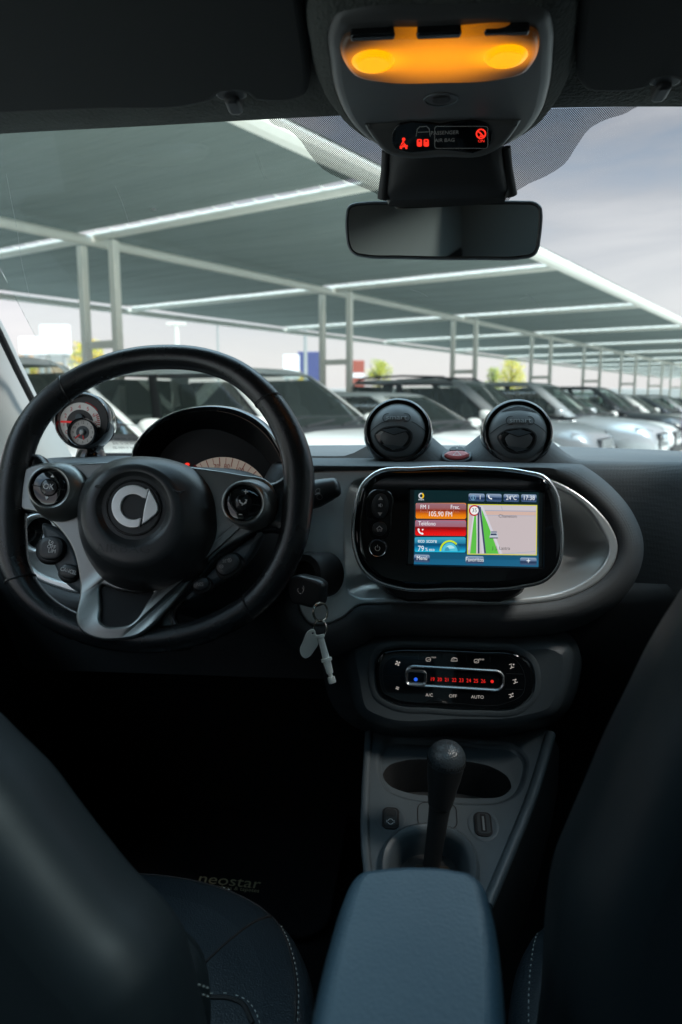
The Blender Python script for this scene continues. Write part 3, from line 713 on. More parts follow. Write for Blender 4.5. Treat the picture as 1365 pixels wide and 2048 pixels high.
mb.box(CX - .419, CX + .419, .38, .46, zr_ + .001, zr_ + .049, M['lining']); mb.build('roof_lining', cab, 60)
mb = MB(); mb.box(CX - .42, CX + .42, -1.6, .38, zr_ + .052, zr_ + .056, tinted_glass()); mb.build('roof_glass', cab)
# windscreen plane
WT = PYY(885, 236, .945); WB = PYY(885, 935, 1.60)
wv = (WT - WB); wv.x = 0; wv.normalize(); wu = Vector((1, 0, 0))
WF = Frame(WB).set(Vector((CX, WB.y, WB.z)), wu, wv, wu.cross(wv)); WL = (WT - WB).length
ws = thing('windshield', 'clear windshield with a dotted black band around the rear view mirror', 'windshield', WF)
mb = MB(WF); mb.pill([(-.74, -.03), (.74, -.03), (.66, WL + .05), (-.66, WL + .05)], [(0, .0), (0, .001)], glass_mat(), cap=False)
mb.flat([(-.74, -.03), (.74, -.03), (.66, WL + .05), (-.66, WL + .05)], 0.0, mb.mats[0]); gl = mb.build('glass', ws)
DM = dots_mat(0.0018)
mb = MB(WF); mb.flat(px(WF, [(530, 225), (530, 225), (548, 244), (575, 254), (598, 272), (618, 300), (645, 332), (690, 356), (735, 374), (760, 388), (772, 402), (772, 402), (800, 402), (800, 402), (800, 225), (800, 225)], 5), .004, DM)
mb.build('dotted_band', gl)
mb = MB(WF); mb.flat(px(WF, [(990, 215), (990, 215), (990, 402), (990, 402), (1014, 402), (1014, 402), (1026, 385), (1052, 366), (1095, 346), (1130, 322), (1155, 285), (1180, 252), (1210, 235), (1250, 222), (1275, 208), (1275, 208)], 5), .004, DM)
mb.build('dotted_band', gl)
mb = MB(WF)                                              # printed notice low on the pane and a few scratches
for i in range(3): mb.text(['EUROPAPARABRISAS 43R-001', 'LAMINADO DOT 22 AS1', 'M115 TEMPERABLE'][i] if False else ['||| |||||| ||||| ||| |||||', '|||||| ||| |||| |||||', '|||| |||||| ||| ||||'][i], *WF.px(248, 874 + 9 * i), .010, .004, M['seam'], sx=.9)
mb.build('printed_notice', gl)
SCR = mat('scratch_haze', (.5, .52, .5), .6)
for pts in ([(14, 345), (24, 400), (34, 450)], [(36, 460), (44, 520), (60, 590)], [(512, 300), (520, 325), (532, 355)], [(232, 370), (245, 400), (258, 440)], [(820, 575), (842, 582), (856, 590)], [(1052, 585), (1068, 596), (1082, 610)], [(1040, 596), (1052, 590), (1072, 600)]):
    MB(WF).stroke(px0(WF, pts), .0004, .003, SCR).build('scratch', gl)
MB(WF).flat(ell(*WF.px(308, 415), .0040, .0024, 14), .003, SCR).build('dust_mark', gl)
# pillars, doors, floor and rear; passenger and rear windows walled up to shape the daylight
def pillar(sx):
    base = Vector((CX + sx * .70, 1.50, Zr(-.11))); top = Vector((CX + sx * .60, .86, Zr(.335)))
    d = (top - base)
    mb = MB(); rings = []
    for t in (-.25, 0, .2, .4, .6, .8, 1.0, 1.1):
        c = base + d * t; k = .055 + .05 * max(0, 1 - 2.2 * t) ** 1.5
        rings.append([c + Vector((x * k, y * (k * 1.0), 0)) for x, y in ell(0, 0, 1, 1, 16, 0, 2.6)])
    mb.loft(rings, M['pillar'], cap0=True, cap1=True); return mb
# left pillar follows the photograph's edge from the roof down to the dashboard
mb = MB(); rings = []
for (x, y, D, wd) in ((-150, 380, 1.05, .06), (-60, 560, 1.22, .062), (-4, 665, 1.32, .064), (32, 740, 1.38, .066), (70, 815, 1.42, .07), (112, 878, 1.45, .08), (140, 925, 1.46, .10)):
    e = P(x, y, D)                                        # the visible inner edge
    rings.append([e + Vector((-wd, -.01, 0)) + Vector((qx * wd, qy * .09, -qx * .0)) for qx, qy in ell(0, 0, 1, 1, 18, 0, 2.8)])
mb.loft(rings, M['pillar'], cap0=True, cap1=True); mb.build('pillar_trim', cab, 50)
mb = MB()
for (x, y, D) in (): pass
edgep = [P(x, y, D) + Vector((.004, -.004, 0)) for x, y, D in ((-150, 380, 1.0), (-60, 560, 1.17), (-4, 665, 1.27), (32, 740, 1.33), (70, 815, 1.37))]
mb.tube(edgep, .006, M['seam']); mb.build('pillar_seal', cab)
pillar(1).build('pillar_trim', cab, 50)
for sx in (-1, 1):
    X = CX + sx * .70; mb = MB()
    mb.box(min(X, X + sx * .05), max(X, X + sx * .05), -1.9, 1.9, Zr(-1.0), Zr(-.22), M['plastic_dark'], .01)
    for y0, y1 in (((-1.9, -.35),) if sx < 0 else ((-1.9, 1.05),)): mb.box(min(X, X + sx * .05), max(X, X + sx * .05), y0, y1, Zr(-.219), Zr(.45), M['pillar_dark'], .01)  # passenger side: unseen wall added over the window to keep sun off the dashboard
    mb.build('door_and_blanking_wall', cab)
    mb = MB(); mb.tube([Vector((X - sx * .02, y, z)) for y, z in ((.98, Zr(.30)), (.6, Zr(.345)), (.1, Zr(.355)), (-.5, Zr(.34)))], .05, M['pillar']); mb.build('roof_rail', cab)
mb = MB(); mb.box(CX - .8, CX + .8, -2.0, 2.0, Zr(-.98), Zr(-.9), M['carpet']); mb.build('carpet', cab)
mb = MB(); mb.box(CX - .8, CX + .8, 1.62, 1.72, Zr(-.95), Zr(-.125), M['carpet']); mb.build('bulkhead', cab)
mb = MB(); mb.box(CX - .8, CX + .8, -2.0, -1.85, Zr(-.95), Zr(.42), M['pillar_dark']); mb.build('rear_panel', cab)

# ------------------------------------------------------------------ sun visors
def visor(label, pts, O, clip):
    F = Frame(O, tilt=-80); r = thing('sun_visor', label, 'sun visor', F)
    o = px(F, pts, 6); mb = MB(F); mb.pill(o, round_profile(-.02, 0, .008, 4), M['visor'], back=True)
    mb.build('panel', r, 50)
    c = F.px(*clip); mb = MB(F); s = F.s
    mb.block(rrect(c[0], c[1] + .006, 62 * s, .022, .008), -.03, -.001, M['plastic_dark'], .003)
    mb.block(rrect(c[0], c[1] - .010, 30 * s, .028, .006), -.03, .005, M['plastic_dark'], .004); mb.build('clip', r)
    return F
visor('sun visor folded up above the steering wheel, left of the glowing lamp', [(-300, -70), (-300, -70), (-300, 250), (-300, 250), (0, 231), (200, 223), (400, 213), (428, 204), (445, 190), (470, 187), (490, 190), (506, 203), (530, 207), (590, 204), (612, 194), (621, 170), (619, 120), (611, 50), (600, -10), (580, -70), (580, -70)], PYY(310, 215, .832), (464, 197))
visor('sun visor folded up in the top right corner, right of the glowing lamp', [(1172, -70), (1172, -70), (1160, 20), (1154, 120), (1158, 170), (1175, 186), (1210, 189), (1270, 186), (1298, 178), (1310, 164), (1330, 160), (1350, 164), (1364, 178), (1400, 184), (1700, 190), (1700, 190), (1700, -70), (1700, -70)], PYY(1300, 180, .832), (1330, 170))

# ------------------------------------------------------------------ overhead console
F = Frame(PYY(883, 190, .80), tilt=-82); EXI = 2 ** -EXPO
oc = thing('overhead_console', 'grey overhead console with an amber lit reading lamp and red warning symbols', 'overhead console', F)
O_ = px(F, [(655, 70), (657, 130), (668, 190), (690, 240), (720, 275), (762, 300), (880, 305), (1010, 298), (1052, 275), (1082, 240), (1102, 185), (1110, 120), (1110, 60), (1098, 32), (1050, 22), (880, 20), (715, 28), (672, 40)], 6)
mb = MB(F); mb.pill(O_, round_profile(-.045, 0, .012, 5), M['ohc']); mb.build('housing', oc, 40)
mb = MB(F); oo = ccw(O_); rings = []
for d, w_ in ((0.001, -.006), (-.004, -.009), (-.010, -.013), (-.017, -.022), (-.024, -.038), (-.028, -.07)):
    rings.append([(x, y, w_) for x, y in inset(oo, d)])
mb.loft(rings[::-1], M['lining']); mb.build('cloth_collar', oc, 60)
Ln = px(F, [(683, 80), (690, 118), (712, 143), (770, 155), (880, 156), (1000, 149), (1050, 136), (1072, 110), (1079, 78), (1072, 56), (1050, 49), (880, 53), (712, 61), (692, 66)], 6)
b1, b2, b3 = F.px(747, 124, .008), F.px(1012, 114, .008), F.px(879, 118, .008); s = F.s
lm = lens_mat([(*b1, 95 * s, EXI), (*b2, 95 * s, EXI), (*b3, 210 * s, 1.0 * EXI), (b1[0] + .03, b1[1], 120 * s, .3 * EXI), (b2[0] - .03, b2[1], 120 * s, .3 * EXI)])
mb = MB(F); mb.pill(Ln, round_profile(-.01, .007, .006, 4), lm); lens = mb.build('lamp_lens', oc, 40)
hot = emis('reading_lamp_glow', (1.0, 0.37, 0.0), 1.4)
for c in (b1, b2):
    y0 = F.px(0, 100)[1]; y1 = F.px(0, 147)[1]
    mb = MB(F); mb.pill(ell(c[0], c[1], 40 * s * 1.0, abs(F.px(747, 101)[1] - F.px(747, 147)[1]) / 2, 36), [(0, .0065), (.002, .009), (.006, .0105)], hot); mb.build('reading_lamp', lens)
for cx, cy in ((746, 84), (878, 80), (1013, 75)):
    c = F.px(cx, cy, .010); hh = abs(F.px(cx, cy - 12)[1] - F.px(cx, cy + 10)[1])
    mb = MB(F); mb.block(rrect(c[0], c[1], 78 * s, hh * .55, .003), 0, .007, M['gloss2'], .002); mb.build('lamp_switch', oc)
c = F.px(883, 198); mb = MB(F)
kx, ky = 36 * s, abs(F.px(883, 185)[1] - F.px(883, 212)[1]) / 2
mb.ring([(ell(*c, kx, ky, 40), .0), (ell(*c, kx * .97, ky * .97, 40), .0012), (ell(*c, kx * .9, ky * .9, 40), .0012), (ell(*c, kx * .88, ky * .88, 40), .0)], M['plastic'])
mb.flat(ell(*c, kx * .5, ky * .5, 30), .0012, M['plastic_dark']); mb.build('microphone_grille', oc)
F2 = Frame(PYY(885, 281, .866), tilt=-52)
o2 = px(F2, [(724, 247), (724, 247), (800, 243), (980, 239), (1048, 239), (1048, 239), (1030, 268), (1005, 297), (975, 314), (885, 319), (800, 319), (772, 310), (748, 284)], 6)
mb = MB(F2); mb.pill(o2, round_profile(-.05, 0, .007, 4), M['ohc']); wp = mb.build('warning_housing', oc, 40)
mb = MB(F2); mb.block(px(F2, [(792, 252), (796, 249), (880, 247), (972, 245), (979, 250), (979, 290), (974, 295), (880, 298), (798, 299), (791, 295)], 3), -.004, .0015, M['gloss'], .0008)
def L2(x, y): return F2.px(x, y)
w2 = .0019
mb.stroke([L2(*p) for p in rrect(923, 272, 106, 44, 5, 3)], .0006, w2, M['print_dim'], True)
mb.text('PASSENGER', *L2(890, 263), .0058, w2, M['print_dim']); mb.text('AIR BAG', *L2(890, 278), .0058, w2, M['print_dim'])
mb.stroke([L2(*p) for p in [(833, 270), (835, 256), (840, 251), (854, 250), (859, 255), (861, 270)]], .0007, w2, M['print_dim']); mb.stroke([L2(836, 262), L2(858, 261)], .0007, w2, M['print_dim'])
for x in (839.5, 853): mb.flat([L2(*p) for p in rrect(x, 283, 10.5, 15, 3, 3)], w2, RED); mb.flat([L2(*p) for p in rrect(x, 279, 4, 3, 1, 2)], w2 + .0003, M['seam'])
mb.flat([L2(*p) for p in ell(808, 276, 3.5, 3.5, 12)], w2, RED); mb.stroke([L2(*p) for p in [(808, 280), (804, 288), (802, 295)]], .0026, w2, RED); mb.stroke([L2(*p) for p in [(806, 282), (811, 288), (814, 295)]], .0022, w2, RED)
mb.stroke([L2(*p) for p in [(800, 291), (816, 289)]], .002, w2, RED); mb.stroke([L2(*p) for p in [(814, 278), (802, 289)]], .0008, w2 + .0002, M['seam'])
mb.stroke([L2(*p) for p in ell(962.5, 265, 9, 9, 28)], .0016, w2, RED, True); mb.stroke([L2(*p) for p in [(956, 259), (969, 271)]], .0014, w2, RED)
mb.stroke([L2(*p) for p in [(960, 262), (964, 266), (960, 270), (966, 270)]], .0016, w2, RED); mb.text('ON', *L2(963, 279.5), .0045, w2, RED)
mb.build('warning_display', wp)

# ------------------------------------------------------------------ rear view mirror
F = Frame(P(887, 460, .93), tilt=-9.5, yaw=-9)
mr = thing('rear_view_mirror', 'wide black framed rear view mirror under the overhead console', 'mirror', F)
mo = px(F, [(692, 428), (694, 417), (700, 409), (710, 405), (726, 403), (800, 402), (885, 402), (980, 401), (1050, 401), (1067, 402), (1078, 407), (1084, 414), (1086, 426), (1085, 455), (1082, 480), (1079, 497), (1073, 508), (1062, 515), (1046, 518), (960, 520), (885, 520), (800, 518), (728, 515), (711, 511), (701, 503), (695, 490), (692, 470)], 6)
mb = MB(F); mb.dome(mo, F.px(888, 460), [(.5, -.034), (.8, -.030), (.95, -.018), (1, -.006), (1, 0)], M['plastic'], cap=False, back=True); mb.loft([[(x, y, h) for x, y in inset(ccw(mo), d)] for d, h in ((0, 0), (.0012, .0025), (.003, .003))], M['plastic'])
ii = inset(ccw(mo), .003); mb.loft([[(x, y, .003) for x, y in ii], [(x, y, .0) for x, y in inset(ccw(mo), .005)]], M['plastic_dark']); mb.build('housing', mr, 40)
mb = MB(F); mb.flat(inset(ccw(mo), .0045), .0006, mat('mirror_glass', (0.62, 0.61, 0.59), 0.015, metal=1.0)); mb.build('mirror_glass', mr)
mb = MB(F); mb.text('.', *F.px(885, 521), .004, .003, M['print_dim']); 
mb = MB(); rr_ = []
for (x, y, Y, rx, ry) in ((891, 296, .925, .066, .03), (891, 318, .925, .066, .032), (892, 345, .935, .068, .034), (893, 375, .945, .072, .034), (893, 392, .950, .074, .030), (893, 405, .955, .070, .020)):
    c = PYY(x, y, Y); rr_.append([c + Vector((a, b, 0)) for a, b in ell(0, 0, rx, ry, 48, 0, 3.2)])
mb.loft(rr_[::-1], M['plastic_dark'], cap0=True, cap1=True)
for sx in (-1, 1):
    mb.tube([PYY(x, y, Y) + Vector((sx * rx * .97, -.012, 0)) for (x, y, Y, rx) in ((891, 305, .925, .070), (892, 345, .938, .073), (893, 398, .955, .078))], [.006, .006, .008], M['plastic_dark'])
mb.build('mount_cover', mr, 50)
# ------------------------------------------------------------------ dashboard
T = Frame(PYY(917, 1060, .985), tilt=13)
db = thing('dashboard', 'black textile covered dashboard with a silver trim band and climate panel', 'dashboard', T)
VENTS = [(796, 862, 1.05, 68), (1036, 866, 1.04, 70)]
VC = [P(x, y, D) for x, y, D, r in VENTS]
NXG = 110; xs = [-.72 + 1.56 * i / NXG for i in range(NXG + 1)]
def base_y(x): return 1.60 - .42 * min(1.2, abs((x - CX) / .72)) ** 2.4
def front_y(x):
    t = min(1, max(0, (x - .30) / .22)); t = t * t * (3 - 2 * t); return 1.045 - .01 * t
rows = []
def sm(t): t = min(1, max(0, t)); return t * t * (3 - 2 * t)
prof = [(-.10, -.45), (-.05, -.36), (-.015, -.30), (.0, -.27), (.0, -.18), (.0, -.13)]
for dy, z in prof: rows.append([Vector((x, front_y(x) + (0.09 if z < -.25 and not (-.12 < x < .36) else 0) * 0 + dy * -1 * 0 + (-dy), Zr(z))) for x in xs])
for k in range(0, 27):
    t = k / 26; row = []
    for x in xs:
        y0 = front_y(x); y1 = base_y(x); cz = -.085 - .010 * sm((x - .45) / .4) - .010 * sm((-.25 - x) / .3)
        if t < .16:
            a = t / .16 * math.pi / 2; y = y0 + .02 * (1 - math.cos(a)); z = -.13 + (cz + .13) * math.sin(a)
        else:
            q = (t - .16) / .84; y = y0 + .02 + (y1 - y0 - .02) * q ** 1.25; z = cz - .010 * q
        if -.36 < x < -.02 and y < 1.16: z -= .14 * sm((x + .36) / .03) * sm((-.02 - x) / .03) * sm((1.16 - y) / .03)
        for c in VC:
            d = math.hypot(x - c.x, (y - c.y - .055) * .9); z += .050 * sm(1.2 - d / .085)
        row.append(Vector((x, y, Zr(z))))
    rows.append(row)
mb = MB(); mb.loft(rows[6:], M['weave'], closed=False); mb.loft(rows[:7], M['weave'], closed=False)
TO = [(1110, 961), (1152, 983), (1192, 1015), (1222, 1052), (1236, 1090), (1231, 1120), (1212, 1150), (1178, 1176), (1130, 1196), (1060, 1207), (900, 1209), (762, 1208), (714, 1213), (690, 1233), (655, 1248), (622, 1248), (602, 1225), (592, 1170), (560, 1125), (420, 1112), (270, 1118), (215, 1160), (165, 1186), (120, 1176), (72, 1155), (34, 1112), (16, 1045), (34, 985), (90, 948), (236, 938), (262, 960), (275, 1040), (300, 1080), (540, 1080), (568, 1040), (582, 965), (600, 945), (630, 943), (730, 941), (900, 940), (1040, 944)]
to = ccw(px(T, TO, 6)); rings = []
for d, w_ in ((0.002, -.004), (-.001, .003), (-.006, .008), (-.013, .009), (-.022, .004), (-.032, -.008), (-.042, -.028), (-.05, -.06), (-.052, -.1)):
    ring = inset(to, d); rings.append([T.O + T.u * x + T.v * y + T.n * w_ for x, y in ring])
# the roll of textile flattens into the top of the dashboard above the trim
for k, ring in enumerate(rings):
    for i, p in enumerate(ring):
        top = Zr(-.0885)
        if p.z > top: ring[i] = Vector((p.x, p.y, top + (p.z - top) * .10))
mb.loft([r for r in rings], M['weave']); mb.build('padded_body', db, 60)
# silver trim: plate with two dished recesses
dish_r = [(1098, 975), (1140, 992), (1178, 1024), (1204, 1062), (1217, 1094), (1212, 1118), (1194, 1143), (1160, 1167), (1112, 1186), (1050, 1195), (900, 1197), (760, 1196), (716, 1193), (700, 1184), (694, 1150), (691, 1080), (694, 1000), (706, 968), (740, 956), (900, 954), (1030, 960)]
dish_l = [(34, 1050), (42, 1095), (72, 1138), (120, 1160), (170, 1166), (230, 1150), (250, 1080), (230, 990), (150, 960), (70, 968), (42, 1005)]
dr, dl = ccw(px(T, dish_r, 6)), ccw(px(T, dish_l, 6))
mb = MB(T); mb.holed(to, [dr, dl], -.02, .004, M['silver'], .003)
for o_, dep in ((dr, .055), (dl, .03)):
    c = (sum(q[0] for q in o_) / len(o_), sum(q[1] for q in o_) / len(o_))
    mb.dome(inset(o_, -.003), c, [(1, .0035), (.99, .0), (.96, -.006), (.9, -.35 * dep), (.8, -.6 * dep), (.65, -.8 * dep), (.45, -.95 * dep), (.2, -dep)], M['silver'])
mb.build('trim_band', db, 35)
c = T.px(80, 1066); mb = MB(T); mb.rev(*c, [(.029, -.004), (.029, .004), (.026, .006), (.023, .004), (.022, -.004)], M['silver'], cap=False); mb.rev(*c, [(.023, -.003), (.012, -.01), (.0, -.012)], M['gloss'], cap=False); mb.build('side_vent', db)
# hazard switch between the vents
HF = Frame(PYY(913, 912, 1.06), tilt=52)
mb = MB(HF); s = HF.s; o_ = px(HF, [(882, 915), (886, 908), (896, 905), (900, 899), (914, 897), (928, 899), (933, 905), (943, 909), (945, 916), (936, 924), (914, 928), (890, 924)], 5)
mb.pill(o_, round_profile(-.012, .004, .002, 3), M['plastic']); hs = mb.build('hazard_switch', db, 40)
mb = MB(HF); mb.pill(px(HF, [(889, 916), (896, 910), (914, 908), (932, 910), (939, 916), (932, 921), (914, 924), (896, 921)], 5), [(0, .004), (0, .006), (.001, .007), (.004, .0078)], mat('hazard_red', (0.50, 0.10, 0.10), .35)); c = HF.px(914, 916)
mb.stroke([HF.px(906, 919), HF.px(914, 910.5), HF.px(922, 919)], .0011, .0082, M['print'], True); mb.build('hazard_button', hs)
mb = MB(HF); mb.pill(px(HF, [(900, 907), (902, 901), (914, 899), (926, 901), (930, 907), (914, 907.5)], 4), [(0, .004), (0, .006), (.001, .0066)], M['soft']); mb.flat(ell(*HF.px(914, 903), .0016, .0018, 10), .0070, M['print_dim']); mb.build('lock_button', hs)

# lower dashboard and climate panel
KF = Frame(PYY(911, 1356, .985), tilt=10)
mb = MB(KF); po = px(KF, [(690, 1275), (725, 1262), (800, 1258), (912, 1262), (1040, 1268), (1110, 1268), (1150, 1290), (1150, 1380), (1120, 1440), (1060, 1462), (912, 1470), (760, 1465), (712, 1440), (690, 1370)], 6)
mb.pill(po, [(-.05, -.16), (-.02, -.07), (0, -.035), (.003, -.020), (.008, -.010), (.014, -.004), (.022, 0)], M['plastic'])
xs2 = [-.66 + 1.5 * i / 50 for i in range(51)]; R3 = []
for z, y in ((-.245, 1.06), (-.262, 1.035), (-.285, 1.03), (-.36, 1.05), (-.46, 1.12), (-.60, 1.25), (-.9, 1.35)):
    R3.append([Vector((x, y + (.0 if x > .1 else .05) + .03 * sm((x - .3) / .2), Zr(z) + (.018 * sm((x - .28) / .2)))) for x in xs2])
f0 = MB(); f0.loft(R3[::-1], M['plastic_dark'], closed=False); mb.add([KF.L(Vector(q)) for q in f0.v], f0.f, M['plastic_dark'])
mb.build('lower_panel', db, 50)
cp = [(751, 1355), (753, 1325), (764, 1304), (790, 1297), (840, 1296), (960, 1300), (1036, 1308), (1060, 1326), (1068, 1356), (1062, 1390), (1040, 1411), (960, 1418), (860, 1413), (790, 1406), (760, 1388)]
co = ccw(px(KF, cp, 6)); mb = MB(KF)
mb.ring([(inset(co, -.010), .0005), (inset(co, -.006), .0025), (inset(co, -.002), .002), (inset(co, 0), -.004)], M['plastic'])
mb.pill(co, [(0, -.006), (0, .001), (.001, .003), (.004, .0045), (.007, .0045)], M['gloss']); ck = mb.build('climate_panel', db, 40)
w3 = .0049
def K(x, y): return KF.px(x, y)
mb = MB(KF)                                              # button gaps and symbols
for seg in ([(838, 1306), (838, 1318)], [(885, 1307), (885, 1319)], [(933, 1308), (933, 1320)], [(980, 1311), (980, 1323)], [(770, 1350), (802, 1351)], [(1012, 1346), (1046, 1347)], [(1010, 1377), (1045, 1378)]): mb.stroke([K(*p) for p in seg], .0005, w3, M['soft'])
mb.stroke([K(*p) for p in cr([(785, 1312), (840, 1304), (960, 1308), (1030, 1318), (1046, 1340), (1050, 1360), (1044, 1388), (1020, 1402), (900, 1404), (800, 1396), (772, 1380), (766, 1352), (768, 1330), (785, 1312)], 5)], .0004, w3, M['soft'])
for i, tx in enumerate(['19', '20', '21', '22', '23', '24', '25', '26']): mb.text(tx, *K(865 + 14.45 * i, 1357.2 + .55 * i), .0072, w3 + .0012, RED2, sx=.92)
mb.flat(ell(*K(984, 1361.5), .0022, .0022, 16), w3 + .0012, RED2)
for tx, x, y in (('A/C', 859, 1389), ('OFF', 906, 1391), ('AUTO', 955, 1393)): mb.text(tx, *K(x, y), .0062, w3, BACKLIT)
for tx, x, y in (('MAX', 868, 1314), ('REAR', 963, 1318)): mb.text(tx, *K(x, y), .0030, w3, BACKLIT)
for x, y in ((857, 1318), (953, 1321)): mb.stroke([K(*p) for p in rrect(x, y, 9, 7, 2, 2)], .0006, w3, BACKLIT, True); mb.stroke([K(x - 3, y + 2), K(x + 4, y - 1)], .0005, w3, BACKLIT)
mb.stroke([K(*p) for p in [(902, 1321), (904, 1316), (908, 1314), (914, 1316), (915, 1321)]], .0008, w3, BACKLIT, True); mb.stroke([K(905, 1318), K(911, 1316)], .0005, w3, BACKLIT)
for cx, cy, r in ((796, 1325.5, 5.2), (795.5, 1375, 3.6)):
    for k in range(4):
        a = R_(45 + 90 * k); b = a + .9; mb.flat([K(cx, cy), K(cx + r * math.cos(a), cy + r * math.sin(a)), K(cx + r * 1.08 * math.cos(a + .45), cy + r * 1.08 * math.sin(a + .45)), K(cx + r * .8 * math.cos(b), cy + r * .8 * math.sin(b))], w3, BACKLIT)
for cx, cy, kk in ((1023, 1331, 0), (1030, 1361, 1), (1022, 1389, 2)):
    mb.stroke([K(*p) for p in [(cx - 1, cy - 1), (cx + 1, cy + 3), (cx - 3, cy + 5)]], .0013, w3, BACKLIT); mb.stroke([K(cx + 1, cy + 3), K(cx + 5, cy + 2)], .0009, w3, BACKLIT)
    mb.flat([K(*p) for p in ell(cx + 4 - 3 * kk % 5, cy - 3, 1.6, 1.6, 8)], w3, BACKLIT); mb.stroke([K(cx - 5, cy - 3 + kk), K(cx + 1, cy - 4 + kk)], .0008, w3, BACKLIT)
mb.build('printed_symbols', ck)
rot = -1.6; c = K(909, 1354.5); W_, H_ = 198 * KF.s, 44 * KF.s
mb = MB(KF); a = rrect(*c, W_, H_, H_ * .42, 6, rot)
mb.ring([(a, .0035), (inset(ccw(a), .0005), .0075), (inset(ccw(a), .002), .0082), (inset(ccw(a), .0036), .0075), (inset(ccw(a), .0042), .005)], M['chrome_frame']); mb.build('slider_frame', ck, 40)
c = K(832.5, 1353); a = ccw(rrect(*c, 44 * KF.s, 33 * KF.s, .007, 6, rot)); mb = MB(KF)
mb.ring([(a, .004), (inset(a, .0004), .010), (inset(a, .0015), .011), (inset(a, .004), .0095), (inset(a, .0048), .0065)], M['chrome_frame']); mb.flat(inset(a, .0046), .0066, M['gloss']); mb.flat(ell(*K(832, 1357), .0026, .0026, 16), .0070, emis('blue_backlight', (.02, .12, .8), 1.0)); mb.build('temperature_slider', ck, 40)

# ------------------------------------------------------------------ air vents
M['vent_mark_lit'] = mat('raised_vent_letters_lit', (.34, .36, .365), .35)  # paler than the vent: the letters' highlight is in the colour
for k, (x, y, D, r) in enumerate(VENTS):
    F = Frame(P(x, y, D), tilt=14, yaw=-2); s = F.s; R = r * s
    v = thing('air_vent', ('round swivelling air vent on the dashboard, left of the red hazard switch', 'round swivelling air vent on the dashboard, right of the red hazard switch')[k], 'air vent', F, 'ball air vents on the dashboard')
    mb = MB(F); mb.rev(0, 0, [(R * .72, -.075), (R * .94, -.055), (R * 1.02, -.03), (R * 1.03, -.012), (R * 1.0, -.002), (R * .955, .004), (R * .91, .005), (R * .87, .001), (R * .845, -.008), (R * .80, -.02)], M['gloss'], n=64, cap=False); mb.build('ring', v, 50)
    Rb = R * .82; Hb = R * .52
    def dm(u, w_): 
        q = min(1, (u * u + w_ * w_) / (Rb * 1.04) ** 2); return -.005 + Hb * math.sqrt(max(0, 1 - q))
    mb = MB(F); mb.rev(0, 0, [(Rb * 1.03, -.02)] + [(Rb * q, dm(Rb * q, 0)) for q in (1.0, .96, .9, .8, .65, .5, .35, .2, .08)], M['vent'], n=56); ball = mb.build('ball', v, 60)
    def drape(mb, name, off=0.0, ang=40):
        mb.v = [(a, b, c + dm(a, b) + off) for a, b, c in mb.v]; return mb.build(name, ball, ang)
    dx, dy = ((-4, 0), (0, 2))[k]
    def q(a, b): return (a * s * 68 / 68, -b * s)
    mb = MB(F); n = 14
    arc_l = [q(-55 + 32 * i / n, 4 - 18 * math.sin(i / n * 1.4)) for i in range(n + 1)]; arc_r = [q(28 + 28 * i / n, -14 + 16 * (i / n) ** 1.3) for i in range(n + 1)]
    for a_ in (arc_l, arc_r): mb.stroke(a_, .0009, .0005, M['seam'])
    pl = [q(*p) for p in rrect(2 + dx, -22 + dy, 54, 17, 8, 5)]; mb.stroke(pl, .0009, .0005, M['seam'], True)
    drape(mb, 'seam')
    mb = MB(F); c_ = q(2 + dx, -22 + dy); mb.text('smart', c_[0], c_[1], .0112, .0006, M['vent_mark_lit'], hgt=.0012, sx=1.15); mb.text('smart', c_[0] + .0003, c_[1] - .0005, .0113, .0004, M['seam'], sx=1.15); drape(mb, 'embossed_name', ang=20)  # dark shifted copy paints the shadow of the letters
    so_ = [q(*p) for p in cr([(-42 + dx, 10), (-30 + dx, 0), (-6 + dx, -5), (20 + dx, -3), (34 + dx, 8), (34 + dx, 22), (24 + dx, 38), (4 + dx, 45), (-18 + dx, 42), (-34 + dx, 28)], 5)]
    mb = MB(F); so_ = ccw(so_); mb.ring([(so_, .0), (inset(so_, .0006), .0014), (inset(so_, .0022), .0014), (inset(so_, .003), .0005)], M['plastic_dark']); mb.flat(inset(so_, .0026), .0011, M['gloss2'])
    # louvre with a shallow V above, pale lower lip
    mb.flat([q(-28 + dx, 3), q(-2 + dx, 13), q(25 + dx, 5), q(2 + dx, -1)], .0020, M['plastic']); mb.stroke([q(-29 + dx, 3), q(-2 + dx, 14), q(26 + dx, 5)], .0011, .0024, M['seam'])
    mb.flat([q(-26 + dx, 30), q(-4 + dx, 42), q(20 + dx, 36), q(2 + dx, 34)], .0020, M['plastic']); drape(mb, 'louvre')
    if k == 1:
        mb = MB(F); mb.flat([q(*p) for p in cr([(-34, -40), (0, -52), (36, -39), (0, -43)], 5)], .0006, M['seam']); drape(mb, 'slot')

# ------------------------------------------------------------------ infotainment display
F = Frame(P(915, 1058, .93), tilt=9, yaw=-1.0); s = F.s
ds = thing('infotainment_display', 'gloss black dashboard display showing radio, phone and map tiles', 'display', F)
bz = [(709, 1067), (713, 1020), (727, 972), (752, 949), (831, 940), (959, 939), (1051, 947), (1090, 958), (1108, 981), (1119, 1036), (1122, 1088), (1114, 1132), (1093, 1156), (1041, 1171), (908, 1176), (795, 1173), (754, 1159), (727, 1135), (713, 1100)]
bo = ccw(px(F, bz, 6)); sc = px0(F, [(818, 976), (1090, 982), (1088, 1137), (813, 1131)])
mb = MB(F); mb.pill(bo, [(.02, -.05), (.006, -.045), (.0, -.030), (-.002, -.014), (-.0015, -.003)], M['gloss'], cap=False, back=True)
scr = ccw(sc)
pr = [(-.0015, -.003), (.0005, .0005), (.004, .0022), (.009, .0028)]
mb.loft([[(x, y, h) for x, y in inset(bo, d)] for d, h in pr], M['gloss'])
